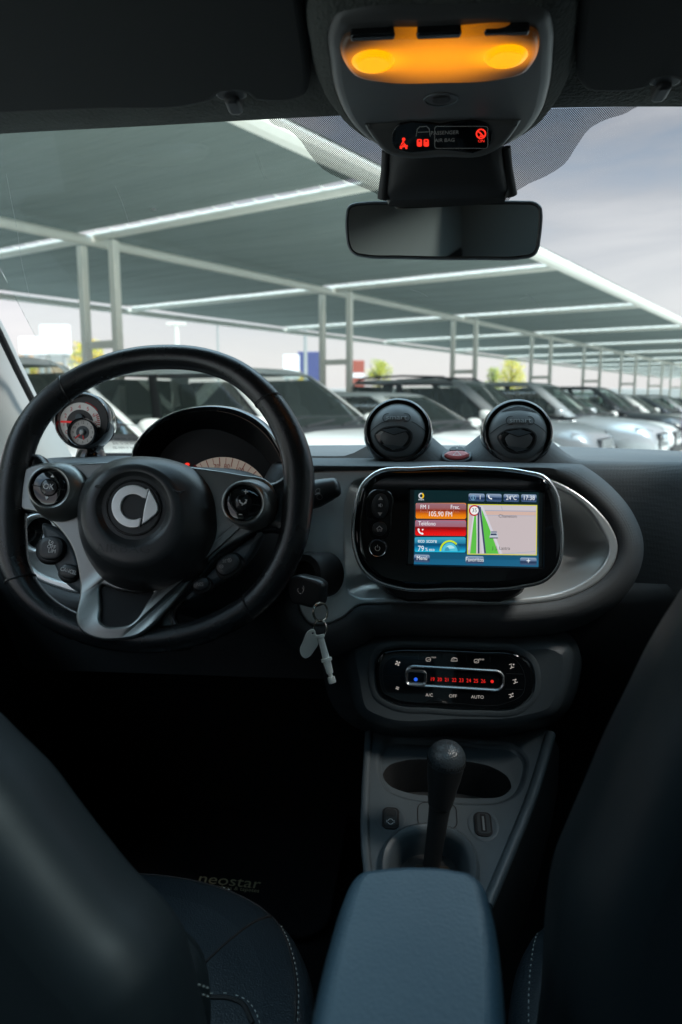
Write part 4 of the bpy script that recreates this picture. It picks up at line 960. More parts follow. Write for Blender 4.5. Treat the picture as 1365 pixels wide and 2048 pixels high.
hole = dedup(cr([p for p in scr for _ in (0, 1)], 2)); hole = ccw(scr)
mb.cap([(x, y, .0028) for x, y in inset(bo, .009)], M['gloss'], holes=[[(x, y, .0028) for x, y in hole]])
mb.loft([[(x, y, .0028) for x, y in hole][::-1], [(x, y, -.001) for x, y in inset(hole, .002)][::-1]], M['gloss2']); mb.build('bezel', ds, 40)
mb = MB(F); mb.ring([(inset(bo, -.0020), -.007), (inset(bo, -.0042), -.0045), (inset(bo, -.0044), -.0025), (inset(bo, -.0034), -.0004), (inset(bo, -.0016), .0004), (inset(bo, .0004), .0)], M['bright']); mb.build('bright_edge', ds, 50)
mb = MB(F); mb.pill(px(F, [(770, 1150), (770, 1150), (1055, 1150), (1055, 1150), (1048, 1185), (1030, 1197), (905, 1199), (790, 1196), (772, 1182)], 4, w=-.03), [(0, -.09), (0, -.04), (.004, -.034)], M['plastic_dark']); mb.build('stand', ds, 40)
# screen
def D_(x, y): return F.px(x, y)
mb = MB(F)
def quad(x0, y0, x1, y1, m, w_, r=0):
    sk = (x0 + x1) / 2
    if r: mb.flat([D_(*p) for p in rrect((x0 + x1) / 2, (y0 + y1) / 2, x1 - x0, y1 - y0, r, 3)], w_, m)
    else: mb.flat([D_(x0, y0), D_(x0, y1), D_(x1, y1), D_(x1, y0)], w_, m)
mb.flat(inset(hole, .0021), -.0009, E(6, 12, 14)); z0 = -.0006; dz = .00022
for i, c in enumerate([(8, 34, 38), (8, 38, 44), (10, 46, 56), (12, 56, 72), (14, 68, 92), (18, 84, 116), (22, 96, 132)]):
    y0, y1 = [980, 1020, 1050, 1075, 1092, 1106, 1118, 1134][i], [980, 1020, 1050, 1075, 1092, 1106, 1118, 1134][i + 1]
    mb.flat([D_(829, y0 + (i > 0) * 0), D_(828, y1), D_(1078, y1 + 2.5), D_(1078, y0 + 2.5)], z0, E(*c))
def tile(x0, y0, x1, y1, cols, ys):
    h = y1 - y0; mb.flat([D_(*p) for p in rrect((x0 + x1) / 2, (y0 + y1) / 2, x1 - x0, h, 3, 3)], z0 + dz, E(*cols[-1]))
    N_ = 12
    for i in range(N_):
        t = (i + .5) / N_
        for j in range(len(ys) - 1):
            if ys[j] <= t <= ys[j + 1]: f_ = (t - ys[j]) / (ys[j + 1] - ys[j]); c = tuple(int(cols[j][q] + (cols[j + 1][q] - cols[j][q]) * f_) for q in range(3))
        i0 = 1.5 if i in (0, N_ - 1) else 0
        mb.flat([D_(x0 + i0, y0 + h * i / N_), D_(x0 + i0, y0 + h * (i + 1) / N_), D_(x1 - i0, y0 + 1 + h * (i + 1) / N_), D_(x1 - i0, y0 + 1 + h * i / N_)], z0 + 2 * dz, E(*c))
tile(832, 1006, 933, 1037, [(150, 110, 120), (150, 92, 96), (140, 48, 24), (225, 120, 10), (240, 140, 16)], [0, .35, .45, .75, 1])
tile(831, 1040, 933, 1071, [(150, 120, 140), (160, 100, 116), (130, 10, 12), (215, 18, 18), (232, 24, 20)], [0, .38, .48, .75, 1])
tile(830, 1074.5, 932, 1104, [(60, 160, 190), (40, 130, 165), (4, 70, 110), (14, 130, 175), (30, 185, 220)], [0, .35, .48, .75, 1])
BT = [(150, 165, 185), (95, 118, 150), (28, 48, 80), (70, 95, 130)]; by = [0, .4, .55, 1]
for x0, y0, x1, y1 in ((829, 1109, 860, 1124), (932, 1112, 968, 1127), (1041, 1115, 1074, 1130), (938, 987, 970, 1002), (973, 987.5, 1004, 1002.5), (1008, 988, 1039, 1003), (1043, 988.5, 1074, 1003.5)): tile(x0, y0, x1, y1, BT, by)
wt = z0 + 3.4 * dz; WH = E(235, 240, 245); s8 = 8 * s
for tx, x, y, sz, al in (('FM 1', 841, 1014, 10.5, 'L'), ('Frec.', 921, 1014.5, 10.5, 'R'), ('105,90 FM', 881, 1028.5, 12.5, 'C'), ('Teléfono', 837, 1047, 10.5, 'L'), ('eco score', 836, 1081.5, 10.5, 'L'), ('79', 836, 1097.5, 14, 'L'), ('% eco', 851, 1099, 8.5, 'L'), ('Menú', 844.5, 1116.5, 10.5, 'C'), ('Favoritos', 950, 1119.5, 10.5, 'C'), ('+', 1057.5, 1122.5, 16, 'C'), ('1', 961, 995, 11, 'C'), ('24°C', 1023.5, 996, 11, 'C'), ('17:38', 1058.5, 996, 11.5, 'C')):
    mb.text(tx, *D_(x, y), sz * s * 1.12, wt, WH, al, sx=.82)
mb.text('i', *D_(947, 995), 12 * s, wt, E(150, 210, 235)); mb.stroke([D_(*p) for p in ell(947, 995, 5, 5, 16)], .0006, wt, E(120, 170, 200), True)
for cx, cy, k in ((981, 994.5, .8), (842, 1063, 1.15)):
    mb.stroke([D_(cx + a * k, cy + b * k) for a, b in cr([(-4, -4.5), (-3.5, -1), (-1, 2.5), (4, 4.5)], 4, False)], .0016 * k, wt, WH)
    for a, b in ((-3.6, -3.6), (3, 3.8)): mb.flat([D_(cx + a * k + p * k, cy + b * k + q_ * k) for p, q_ in ell(0, 0, 2.0, 1.7, 10, 40)], wt + .00005, WH)
mb.flat([D_(cx + 2, cy - 4) for cx, cy in ((842, 1062), (846, 1062), (844, 1066))], wt, WH)
for i in range(24): x = 842 + 3.3 * i; mb.stroke([D_(x, 1022.5 - (3 if i % 4 == 0 else 0)), D_(x, 1025)], .0003, wt - .0001, E(200, 150, 130))
# little ring logo, gauge, map
mb.stroke([D_(*p) for p in ell(843, 991.5, 4.2, 4.6, 20)], .0016, wt, E(200, 205, 210), True); mb.stroke([D_(*p) for p in arc(843, 991.5, 4.4, 4.8, -70, 70, 10)], .0018, wt + .0001, E(240, 190, 20)); mb.text('smart', *D_(843, 999), 5.0 * s, wt, WH)
mb.flat([D_(*p) for p in arc(900, 1102.5, 15.5, 17, 180, 360, 18)], z0 + 2.4 * dz, E(80, 190, 215)); mb.flat([D_(*p) for p in arc(901, 1102.5, 11, 12, 200, 330, 12)], z0 + 2.7 * dz, E(170, 225, 235)); mb.flat([D_(*p) for p in arc(895, 1102, 5, 8, 180, 360, 8)], z0 + 2.9 * dz, E(60, 150, 180))
mb.stroke([D_(*p) for p in arc(900, 1102.5, 18.5, 20.5, 180, 318, 22)], .0022, z0 + 2.8 * dz, E(200, 225, 20)); mb.stroke([D_(*p) for p in arc(900, 1102.5, 18.5, 20.5, 320, 360, 8)], .0016, z0 + 2.8 * dz, E(30, 120, 150))
mp_ = [(936.5, 1008), (1075.5, 1010), (1074.5, 1111), (935, 1109)]
mb.flat([D_(*p) for p in mp_], z0 + dz, E(214, 205, 40)); mi = [(938.2, 1009.6), (1073.8, 1011.6), (1072.8, 1109.4), (936.8, 1107.4)]
mb.flat([D_(*p) for p in mi], z0 + 1.6 * dz, E(196, 184, 186))
zz = z0 + 2.0 * dz
mb.flat([D_(*p) for p in [(938, 1010.5), (1073.6, 1012.5), (1073.4, 1021), (938, 1019)]], zz, E(200, 194, 200)); mb.flat([D_(*p) for p in [(938, 1020), (1073.4, 1022), (1073.2, 1031), (938, 1029)]], zz, E(208, 178, 166))
for pts, c in (([(958, 1012), (963, 1012), (998, 1107.6), (972, 1107.4)], (92, 190, 70)), ([(949, 1030), (955, 1030), (953, 1107.2), (941, 1107.2)], (92, 190, 70))): mb.flat([D_(*p) for p in pts], zz + .4 * dz, E(*c))
for a, b, wd, c in (((956, 1012), (958, 1107), .0042, (215, 212, 220)), ((960, 1012), (967, 1107), .0040, (205, 204, 214)), ((957.5, 1012), (958, 1107), .0024, (64, 68, 100)), ((960.5, 1014), (971, 1107), .0022, (64, 68, 100)), ((964, 1012), (1003, 1107.5), .0028, (208, 206, 216)), ((948, 1032), (938, 1100), .0016, (215, 212, 222)), ((970, 1021), (1073, 1023), .0009, (160, 166, 186)), ((968, 1030.5), (1073, 1032), .0007, (168, 172, 190)), ((1003, 1012), (1006, 1021), .0008, (170, 175, 190)), ((1006, 1108), (1072, 1103), .0009, (170, 175, 190)), ((940, 1032), (950, 1030), .0008, (165, 170, 190))):
    mb.stroke([D_(*a), D_(*b)], wd, zz + (.8 if c[0] > 100 else 1.1) * dz, E(*c))
mb.text('Chaneton', *D_(1016, 1032.5), 9 * s, wt, E(70, 66, 76), sx=1.0); mb.text('J. J. Lastra', *D_(1003, 1096.5), 9 * s, wt, E(60, 60, 62), sx=.98)
mb.flat([D_(*p) for p in ell(949.5, 1021, 11, 11, 28)], wt - .0001, E(190, 20, 30)); mb.flat([D_(*p) for p in ell(949.5, 1021, 8.3, 8.3, 28)], wt, E(240, 240, 240)); mb.text('35', *D_(949.5, 1021), 11.5 * s, wt + .0002, E(30, 30, 34), sx=.9)
mb.flat([D_(*p) for p in [(982, 1065), (984, 1064), (993, 1064), (995, 1066), (997, 1073), (997, 1077), (979, 1077), (980, 1073)]], wt, E(190, 196, 206)); mb.flat([D_(*p) for p in [(982.5, 1067), (993.5, 1067), (994.5, 1070.5), (981.5, 1070.5)]], wt + .0001, E(40, 60, 90)); mb.flat([D_(*p) for p in [(979.5, 1075), (996.5, 1075), (996.5, 1077), (979.5, 1077)]], wt + .0001, E(70, 76, 86)); mb.flat([D_(*p) for p in rrect(988.5, 1064, 12, 3, 1, 2)], wt + .0001, E(120, 132, 150))
mb.build('screen', ds)
# buttons to the left of the screen
mb = MB(F); ko = ccw(px(F, [(741, 985), (748, 980), (760, 979), (776, 981), (784, 988), (784, 1030), (780, 1065), (774, 1075), (758, 1078), (744, 1073), (739, 1060)], 5)); mb.pill(ko, [(0, .0), (0, .0032), (.001, .0042), (.003, .0042)], M['gloss2']); bp_ = mb.build('button_panel', ds, 40)
mb = MB(F); mb.pill(px(F, [(751, 993), (758, 988), (770, 989), (774, 994), (773, 1030), (768, 1036), (756, 1036), (749, 1031)], 4), [(0, .004), (.0003, .006), (.0018, .007), (.004, .0074)], M['soft'])
ztop = .0078
mb.flat([D_(762, 993), D_(757.5, 1000), D_(767, 1000)], ztop, M['print']); mb.flat([D_(761, 1032), D_(756.5, 1025), D_(766, 1025)], ztop, M['print']); mb.stroke([D_(*p) for p in rrect(761.5, 1011, 13, 11, 3, 3)], .0005, ztop, M['seam'], True)
mb.flat([D_(758, 1009), D_(760, 1009), D_(763, 1006.5), D_(763, 1015), D_(760, 1013), D_(758, 1013)], ztop, M['print']); mb.stroke([D_(764.5, 1008), D_(766, 1011), D_(764.5, 1014)], .0006, ztop, M['print'])
mb.build('volume_rocker', bp_, 40)
mb = MB(F); mb.pill(px(F, [(748, 1049), (754, 1045), (768, 1045), (773, 1050), (772, 1066), (767, 1070), (754, 1070), (748, 1066)], 4), [(0, .004), (.0003, .006), (.0018, .007), (.004, .0072)], M['soft'])
mb.stroke([D_(*p) for p in [(754, 1058), (760, 1052), (766, 1058)]], .0011, .0077, M['print']); mb.stroke([D_(*p) for p in [(756, 1057.5), (756, 1062.5), (759, 1062.5), (759, 1058.5), (761.5, 1058.5), (761.5, 1062.5), (764.5, 1062.5), (764.5, 1057.5)]], .0009, .0077, M['print']); mb.build('home_button', bp_, 40)
c = D_(757, 1096); mb = MB(F); mb.rev(*c, [(.0122, .001), (.0122, .008), (.0112, .0095)], M['gloss2'], cap=False); mb.rev(*c, [(.0112, .0095), (.0106, .0108), (.0098, .0102)], M['bright'], cap=False); mb.rev(*c, [(.0098, .0102), (.0096, .0098), (.0001, .0098)], M['gloss'], cap=False)
cc = D_(756.5, 1096); mb.stroke([(cc[0] + .0030 * math.cos(R_(a)), cc[1] + .0030 * math.sin(R_(a))) for a in range(125, 416, 15)], .0007, .0104, M['print']); mb.stroke([(cc[0], cc[1] + .0005), (cc[0], cc[1] + .0042)], .0007, .0104, M['print']); mb.build('power_knob', ds, 40)
# ------------------------------------------------------------------ helpers that lay things on a finished surface
from mathutils.bvhtree import BVHTree
def surf(o):
    m = ROOTM[o.name]; me = o.data
    return BVHTree.FromPolygons([m @ v.co for v in me.vertices], [tuple(p.vertices) for p in me.polygons])
def onto(b, pts, off=.0008):
    out_ = []
    for x, y in pts:
        r = ray(x, y).normalized(); h, n, i, d = b.ray_cast(C0, r)
        if h is None: continue
        if n.dot(r) > 0: n = -n
        out_.append((h + n * off, n))
    return out_
def stitch(b, pts, parent, name='stitching', rad=.0007, gap=.45, step=.006, m=None, off=.0006):
    P_ = [p for p, n in onto(b, cr(pts, 14, False), off)]
    if len(P_) < 2: return
    mb = MB(); acc = 0; seg = []; ln = 0
    Q = [P_[0]]
    for a, c in zip(P_, P_[1:]):
        d = (c - a).length
        if d > .08: continue
        k = max(1, int(d / .001))
        for i in range(1, k + 1): Q.append(a + (c - a) * (i / k))
    L_ = 0; cur = [Q[0]]
    for a, c in zip(Q, Q[1:]):
        L_ += (c - a).length
        if (L_ % step) < step * (1 - gap): cur.append(c)
        else:
            if len(cur) > 2: mb.tube(cur[::2] if len(cur) > 5 else cur, rad, m or M['thread'], n=5)
            cur = []
    if len(cur) > 2: mb.tube(cur, rad, m or M['thread'], n=5)
    if mb.v: return mb.build(name, parent)
def groove(b, pts, parent, name='seam', rad=.0011, m=None, off=.0001):
    P_ = [p for p, n in onto(b, cr(pts, 10, False), off)]
    return MB().tube(P_, rad, m or M['seam'], n=6).build(name, parent)

# ------------------------------------------------------------------ steering wheel
F = Frame(P(314, 1002, .86), tilt=19); s = F.s
sw = thing('steering_wheel', 'black leather steering wheel with grey spokes, round button pods and a ring emblem', 'steering wheel', F)
ro = [(329, 691), (411, 697), (484, 723), (546, 772), (590, 830), (617, 888), (629, 945), (627, 1009), (612, 1091), (580, 1159), (527, 1224), (459, 1268), (377, 1297), (290, 1307), (211, 1299), (141, 1278), (70, 1238), (29, 1195), (2, 1140), (-7, 1080), (-8, 1020), (0, 945), (29, 856), (63, 806), (106, 767), (160, 733), (218, 709), (271, 696)]
rp = ccw(px(F, ro, 5)); cen = F.px(312, 1000); rads = []
for x, y in rp:
    a = math.degrees(math.atan2(y - cen[1], x - cen[0])); q = min(abs(a - 8), abs(abs(a) - 172))
    rads.append(.0148 + .0032 * math.exp(-(q / 30) ** 2))
path = [(p[0], p[1], 0) for p in inset(rp, .0148)]
for i, r in enumerate(rads):
    d = Vector((rp[i][0] - cen[0], rp[i][1] - cen[1])).normalized(); path[i] = (rp[i][0] - d.x * r, rp[i][1] - d.y * r, 0)
mb = MB(F); mb.tube(path, rads, M['leather'], n=22, closed=True, up=Vector((0, 0, 1))); rim = mb.build('rim', sw, 70)
for sx, sy in ((140, 781), (538, 800), (497, 1216), (28, 1170)):
    c = F.px(sx, sy); i = min(range(len(path)), key=lambda k: math.dist(path[k][:2], c)); p = Vector(path[i]); t = (Vector(path[(i + 1) % len(path)]) - Vector(path[i - 1])).normalized()
    rr = Vector((-t.y, t.x, 0)); mb = MB(F); mb.tube([p + (rr * math.cos(a) + Vector((0, 0, 1)) * math.sin(a)) * rads[i] * 1.0 + t * .004 * math.cos(a) for a in [k * math.pi / 16 for k in range(32)]], .0009, M['seam'], n=6, closed=True)
    mb.tube([p + (rr * math.cos(a) + Vector((0, 0, 1)) * math.sin(a)) * rads[i] * 1.015 + t * (.004 * math.cos(a) - .0013) for a in [k * math.pi / 16 for k in range(32)]], .0008, M['leather'], n=6, closed=True)
    mb.build('leather_seam', rim)
# little perforations along the inner grip
mb = MB(F); rnd = random.Random(3)
# leather base of the spokes, flaring into the rim
lb = [(46, 925), (58, 905), (72, 905), (92, 925), (140, 930), (300, 926), (400, 931), (500, 952), (545, 961), (568, 945), (585, 905), (606, 905), (612, 960), (606, 1070), (590, 1100), (572, 1085), (552, 1064), (520, 1064), (455, 1112), (390, 1178), (345, 1232), (352, 1250), (385, 1262), (385, 1285), (280, 1298), (170, 1288), (120, 1262), (118, 1248), (146, 1240), (160, 1215), (160, 1165), (140, 1100), (105, 1050), (60, 1022), (40, 1028), (28, 1050), (10, 1050), (8, 960)]
mb = MB(F); mb.pill(px(F, lb, 4), [(.004, -.022), (0, -.018), (0, -.010), (.002, -.004), (.006, -.0005), (.012, .0005)], M['leather'], back=True); mb.build('spoke_base', sw, 60)
so_ = [(52, 940), (70, 932), (150, 929), (300, 926), (400, 938), (480, 950), (540, 966), (552, 985), (553, 1015), (540, 1040), (508, 1064), (445, 1102), (387, 1160), (340, 1222), (312, 1256), (290, 1272), (251, 1281), (200, 1277), (175, 1262), (167, 1245), (165, 1190), (162, 1155), (148, 1098), (112, 1050), (75, 1026), (45, 1018), (38, 990), (42, 958)]
hole = [(206, 1172), (240, 1181), (280, 1186), (310, 1184), (300, 1206), (284, 1238), (272, 1249), (250, 1254), (225, 1252), (214, 1244), (211, 1215)]
mb = MB(F); mb.holed(px(F, so_, 6), [px(F, hole, 6)], -.003, .006, M['satin'], .0028)
mb.flat(px(F, hole, 4), .0014, M['seam'])  # black sheet painted in for the shade inside the spoke opening
va, vb = F.px(250, 1165)[1], F.px(250, 1262)[1]
def lift(v): t = min(1, max(0, (va - v) / (va - vb))); return .0135 * t * t * (3 - 2 * t)
mb.v = [(x, y, h + lift(y)) for x, y, h in mb.v]; mb.build('spoke_trim', sw, 40)
# airbag cover
N_ = 72
def circ(cx, cy, rx, ry, w_, n=N_): return [(F.px(cx + rx * math.cos(2 * math.pi * k / n), cy - ry * math.sin(2 * math.pi * k / n), w_)) for k in range(n)]
hb = star(ccw(px(F, [(161, 1045), (165, 990), (188, 948), (225, 924), (262, 915), (300, 914), (350, 922), (397, 943), (426, 980), (438, 1030), (437, 1080), (420, 1125), (390, 1160), (350, 1178), (300, 1186), (250, 1181), (214, 1165), (185, 1130), (167, 1088)], 6)), F.px(298, 1050), N_)
tp = circ(266, 1032, 103, 104, .044); rings = [[(x, y, .002) for x, y in hb]]
for k, w_ in ((.12, .012), (.30, .022), (.55, .032), (.8, .0395), (.95, .043), (1.0, .0445)): rings.append([(a[0] + (b[0] - a[0]) * k, a[1] + (b[1] - a[1]) * k, w_) for a, b in zip(hb, tp)])
for (cx, cy, r_, w_) in ((267, 1027, 92, .0462), (267, 1020, 78, .0468), (267.5, 1017, 74, .0462), (268, 1016, 70, .043), (268, 1015.5, 64, .0405)): rings.append([(x, y, w_) for x, y in circ(cx, cy, r_, r_, w_)])
mb = MB(F); mb.loft(rings, M['soft'], cap1=True); hub = mb.build('airbag_cover', sw, 75)
W_ = .0405
def H(x, y, w_=.0415): return F.px(x, y, w_)
mb = MB(F); mb.ring([(circ(268, 1015.5, 57, 57, W_), W_), (circ(268, 1015.5, 56, 56, W_), W_ + .0014), (circ(268, 1015.5, 53, 53, W_), W_ + .0014), (circ(268, 1015.5, 52, 52, W_), W_)], M['gloss2'])
cpts = [H(298, 977)] + [H(267 + 43 * math.cos(R_(a)), 1013 - 43 * math.sin(R_(a))) for a in range(52, 285, 8)] + [H(280, 1054)] + [H(283, 1036)] + [H(268 + 25 * math.cos(R_(a)), 1014 - 25 * math.sin(R_(a))) for a in range(296, 45, -8)] + [H(294, 998)]
mb.pill(cpts, [(0, W_), (0, W_ + .0022), (.0006, W_ + .003), (.0012, W_ + .0031)], M['brushed'])
apts = [H(*p) for p in cr([(300, 978), (300, 978), (309, 994), (317, 1013), (317, 1022), (302, 1038), (285, 1050), (285, 1050), (289, 1020), (295, 995)], 4)]
mb.pill(dedup(apts), [(0, W_), (0, W_ + .0022), (.0006, W_ + .003), (.0012, W_ + .0031)], M['brushed']); mb.build('emblem', hub, 30)
b_ = surf(hub)
for pts in ([(190, 973), (196, 970), (203, 972), (210, 967), (206, 973), (196, 974)], [(346, 980), (354, 983), (362, 984), (369, 981), (364, 987), (352, 985)]):
    q = [F.L(p) for p, n in onto(b_, cr(pts, 4), .0002)]; MB(F).tube(q, .0006, M['emboss'], n=5, closed=True).build('horn_mark', hub)
mb = MB(F); mb.text('AIRBAG', *H(246, 1098, .046), .0135, 0, M['emboss'], sx=1.35)
for i, (x, y, z) in enumerate(mb.v):
    p = F.O + F.u * x + F.v * y + F.n * .06; h, n, k, d = b_.ray_cast(p, -F.n)
    if h: mb.v[i] = (x, y, F.L(h)[2] + .0003)
mb.build('embossed_name', hub)
# button pods
def podr(cx, cy, bx, by, br, label):
    N2 = 48
    def c_(x, y, r_, w_): return [(p[0], p[1], w_) for p in circ(x, y, r_, r_, w_, N2)]
    mb = MB(F); mb.loft([c_(bx, by, br, .004), c_(bx + (cx - bx) * .15, by + (cy - by) * .15, br * .97, .011), c_(bx + (cx - bx) * .45, by + (cy - by) * .45, br * .90, .018), c_(bx + (cx - bx) * .8, by + (cy - by) * .8, 46, .0235), c_(cx, cy, 43.5, .0255), c_(cx, cy, 41, .0262), c_(cx, cy, 38.5, .0255), c_(cx, cy, 37, .0235), c_(cx, cy, 36.4, .020)], M['satin'])
    pod = mb.build('button_pod', sw, 50)
    mb = MB(F); mb.loft([c_(cx, cy, 36.6, .0205), c_(cx, cy, 35, .0225), c_(cx, cy, 30, .0236), c_(cx, cy, 17, .0238)], M['gloss'], cap1=True)
    for sg in (-1, 1): mb.stroke([F.px(cx + sg * 17, cy + sg * 2, .024), F.px(cx + sg * 35, cy + sg * 5, .024)], .0008, .0242, M['seam'])
    mb.loft([c_(cx, cy, 17, .0232), c_(cx, cy, 16.5, .0252), c_(cx, cy, 15, .0262), c_(cx, cy, 8, .0266)], M['gloss2'], cap1=True)
    mb.ring([(circ(cx, cy, 17.6, 17.6, .0241), .0241), (circ(cx, cy, 16.4, 16.4, .0241), .0243)], M['seam'])
    return pod, mb
pod, mb = podr(98, 975, 121, 985, 60, '')
def Q(x, y, w_=.0268): return F.px(x, y, w_)
mb.text('OK', *Q(97, 973.5), .0095, .0269, M['print'], sx=.95, rot=-3)
mb.flat([Q(99, 953), Q(107, 954), Q(103.5, 947.5)], .0246, M['print']); mb.flat([Q(88, 992), Q(95.5, 993), Q(91, 999)], .0246, M['print']); mb.build('arrow_buttons', pod, 40)
pod, mb = podr(487, 1006, 503, 1010, 52, '')
for a, b2 in (((487, 982), (496, 983)), ((491.2, 978), (490.8, 987)), ((477, 1028), (484, 1028.5))): mb.stroke([Q(*a), Q(*b2)], .0011, .0246, M['print'])
mb.stroke([Q(479, 1000), Q(481, 1005), Q(486, 1008), Q(484, 1011)], .0016, .0270, M['print']); mb.stroke([Q(487, 1009), Q(492, 1004), Q(494, 999)], .0014, .0270, M['print']); mb.stroke([Q(*p) for p in arc(488, 1003, 5, 5, -60, 60, 8)], .0008, .0270, M['print'])
mb.build('volume_buttons', pod, 40)
# cruise control carriers and their buttons
for side, out_, bt in ((0, [(78, 1044), (105, 1052), (138, 1082), (158, 1130), (166, 1190), (140, 1178), (120, 1160), (100, 1124), (84, 1082)], ((101, 1096, 27, 24, 0, .010), (137, 1143, 19, 15, -12, .008))), (1, [(522, 1058), (508, 1068), (455, 1104), (400, 1155), (365, 1200), (392, 1192), (420, 1172), (472, 1140), (504, 1104)], ((456, 1128, 26, 19, 38, .010), (402, 1168, 17, 13, 20, .008)))):
    mb = MB(F); mb.pill(px(F, out_, 5), [(0, -.022), (0, -.010), (.002, -.007), (.006, -.006)], M['plastic'], back=True); cpn = mb.build('cruise_panel', sw, 45)
    for k, (cx, cy, rx, ry, an, hgt) in enumerate(bt):
        c = F.px(cx + (2 if not side else 4), cy + 4, -.006); mb = MB(F)
        mb.pill(ell(c[0], c[1], rx * s * 1.08, ry * s * 1.1, 40, an, 2.3), [(-.002, -.008), (0, -.004), (.0, -.002), (.002, -.001)], M['plastic_dark'])
        c = F.px(cx, cy, .002); mb.pill(ell(c[0], c[1], rx * s, ry * s, 40, an, 2.4), [(0, -.006), (0, -.001), (.0012, .0018), (.003, .0026), (.006, .0028)], M['soft'])
        z = .0033
        if (side, k) == (0, 0):
            mb.text('OFF', *F.px(103, 1094, z), .0062, z, M['print'], rot=-6); mb.text('LIM', *F.px(104, 1102.5, z), .0062, z, M['print'], rot=-6)
            mb.stroke([F.px(*p, z) for p in arc(102, 1085, 4.2, 4.2, -30, 220, 12)], .0008, z, M['print']); mb.stroke([F.px(102, 1086, z), F.px(105, 1082, z)], .0008, z, M['print']); mb.stroke([F.px(98, 1080, z), F.px(101, 1081.5, z)], .0008, z, M['print'])
        elif (side, k) == (0, 1): mb.text('CANCEL', *F.px(137, 1142, z), .0062, z, M['print'], rot=-14, sx=.85)
        elif (side, k) == (1, 0):
            mb.text('SET', *F.px(452, 1122.5, z), .0052, z, M['print_dim'], rot=3); mb.stroke([F.px(*p, z) for p in ell(459.5, 1120.5, 3.6, 3.6, 14)], .0007, z, M['print_dim'], True); mb.stroke([F.px(457.5, 1120.5, z), F.px(461.5, 1120.5, z)], .0006, z, M['print_dim']); mb.stroke([F.px(459.5, 1118.5, z), F.px(459.5, 1122.5, z)], .0006, z, M['print_dim'])
            mb.stroke([F.px(*p, z) for p in ell(443, 1133, 3.6, 3.2, 14)], .0007, z, M['print_dim'], True); mb.stroke([F.px(441, 1133, z), F.px(445, 1133, z)], .0006, z, M['print_dim'])
        else: mb.text('RES', *F.px(400, 1169, z), .0058, z, M['print_dim'], rot=4, sx=.9)
        mb.build('cruise_button', cpn, 40)

# ------------------------------------------------------------------ steering column, stalk and ignition key
col_ = thing('steering_column', 'black steering column with a wiper stalk sticking out to the right', 'steering column', Frame(P(360, 1040, .95)))
def rngs(lst, n=36, e=2.4):
    o_ = []
    for (x, y, D, rx, ry) in lst:
        c = P(x, y, D); o_.append([c + Vector((a, 0, b)) for a, b in ell(0, 0, rx, ry, n, 0, e)])
    return o_
mb = MB(); mb.loft(rngs([(360, 1075, .89, .06, .05), (370, 1075, .895, .085, .075), (400, 1085, .93, .105, .095), (430, 1090, 1.0, .115, .105), (440, 1090, 1.12, .12, .11)]), M['plastic_dark'], cap0=True, cap1=True); shr = mb.build('shroud', col_, 50)
a, b = P(585, 1003, .965), P(672, 974, .955)
mb = MB(); d = (b - a)
mb.tube([a, a + d * .5, a + d * .55, a + d * .86, a + d * .90, a + d * 1.0, a + d * 1.06, a + d * 1.09], [.017, .0185, .0185, .0150, .0140, .0128, .0105, .005], M['soft'], n=28); stk = mb.build('wiper_stalk', col_, 50)
b_ = surf(stk); mb = MB()
for pts in ([(632, 985), (633, 979), (640, 978), (639, 984)], [(634, 995), (637, 989), (643, 990), (645, 996), (640, 999)]):
    mb.tube([p for p, n in onto(b_, cr(pts, 3), .0001)], .00028, M['print_dim'], n=5, closed=True)
mb.tube([p for p, n in onto(b_, [(631, 989), (636, 987), (641, 986)], .0002)], .0005, M['print'], n=5); mb.build('wiper_symbol', stk)
mb = MB(); c = P(606, 1150, .945); lf = Frame(c, tilt=10, yaw=-30); m2 = MB(lf); m2.rev(0, 0, [(.030, -.05), (.030, -.012), (.026, -.004), (.018, -.002), (.016, -.008)], M['plastic_dark'], n=32); m2.build('ignition_lock', col_, 40)
F = Frame(P(612, 1183, .90), tilt=4, yaw=-24); s = F.s
key = thing('car_key', 'black car key fob in the ignition with two metal rings and ivory plastic tags hanging', 'key', F)
mb = MB(F); o_ = ccw(px(F, [(576, 1166), (583, 1154), (594, 1151), (612, 1154), (636, 1162), (643, 1168), (643, 1190), (639, 1210), (632, 1215), (600, 1211), (582, 1207), (576, 1190)], 5))
mb.pill(o_, [(.003, -.017), (0, -.015), (0, -.0095), (.0008, -.009), (0, -.0085), (0, -.003), (.0015, -.0008), (.004, 0)], M['soft'], back=True); fob = mb.build('key_fob', key, 35)
mb = MB(F); mb.stroke([F.px(*p) for p in arc(602, 1180, 5.5, 7, -60, 210, 16)], .0011, .0006, M['bright']); mb.stroke([F.px(607, 1171), F.px(609, 1176), F.px(608, 1184)], .0011, .0006, M['bright']); mb.build('fob_emblem', fob)
mb = MB(); c = P(601, 1180, .93); mb.box(c.x - .006, c.x + .006, c.y, c.y + .03, c.z - .0015, c.z + .0015, M['bright']); mb.build('key_blade', key)
def ringpx(cx, cy, rx, ry, D, tw, rad, lean=0):
    return [P(cx + rx * math.cos(a) + lean * math.sin(a), cy + ry * math.sin(a), D + tw * math.cos(a)) for a in [k * math.pi / 20 for k in range(40)]]
gold = mat('worn_steel_ring', (.62, .58, .50), .25, metal=1.0)
mb = MB(); mb.tube(ringpx(641, 1224, 14.5, 19, .893, .008, 0), .0011, gold, n=8, closed=True); mb.tube(ringpx(641.5, 1224, 13.5, 18, .8915, .008, 0), .0009, gold, n=8, closed=True); mb.build('split_ring', key)
mb = MB(); mb.tube(ringpx(641, 1257, 13, 16.5, .893, -.006, 0), .0009, gold, n=8, closed=True); mb.build('split_ring', key)
TF = Frame(P(619, 1290, .892), tilt=0, yaw=12); mb = MB(TF)
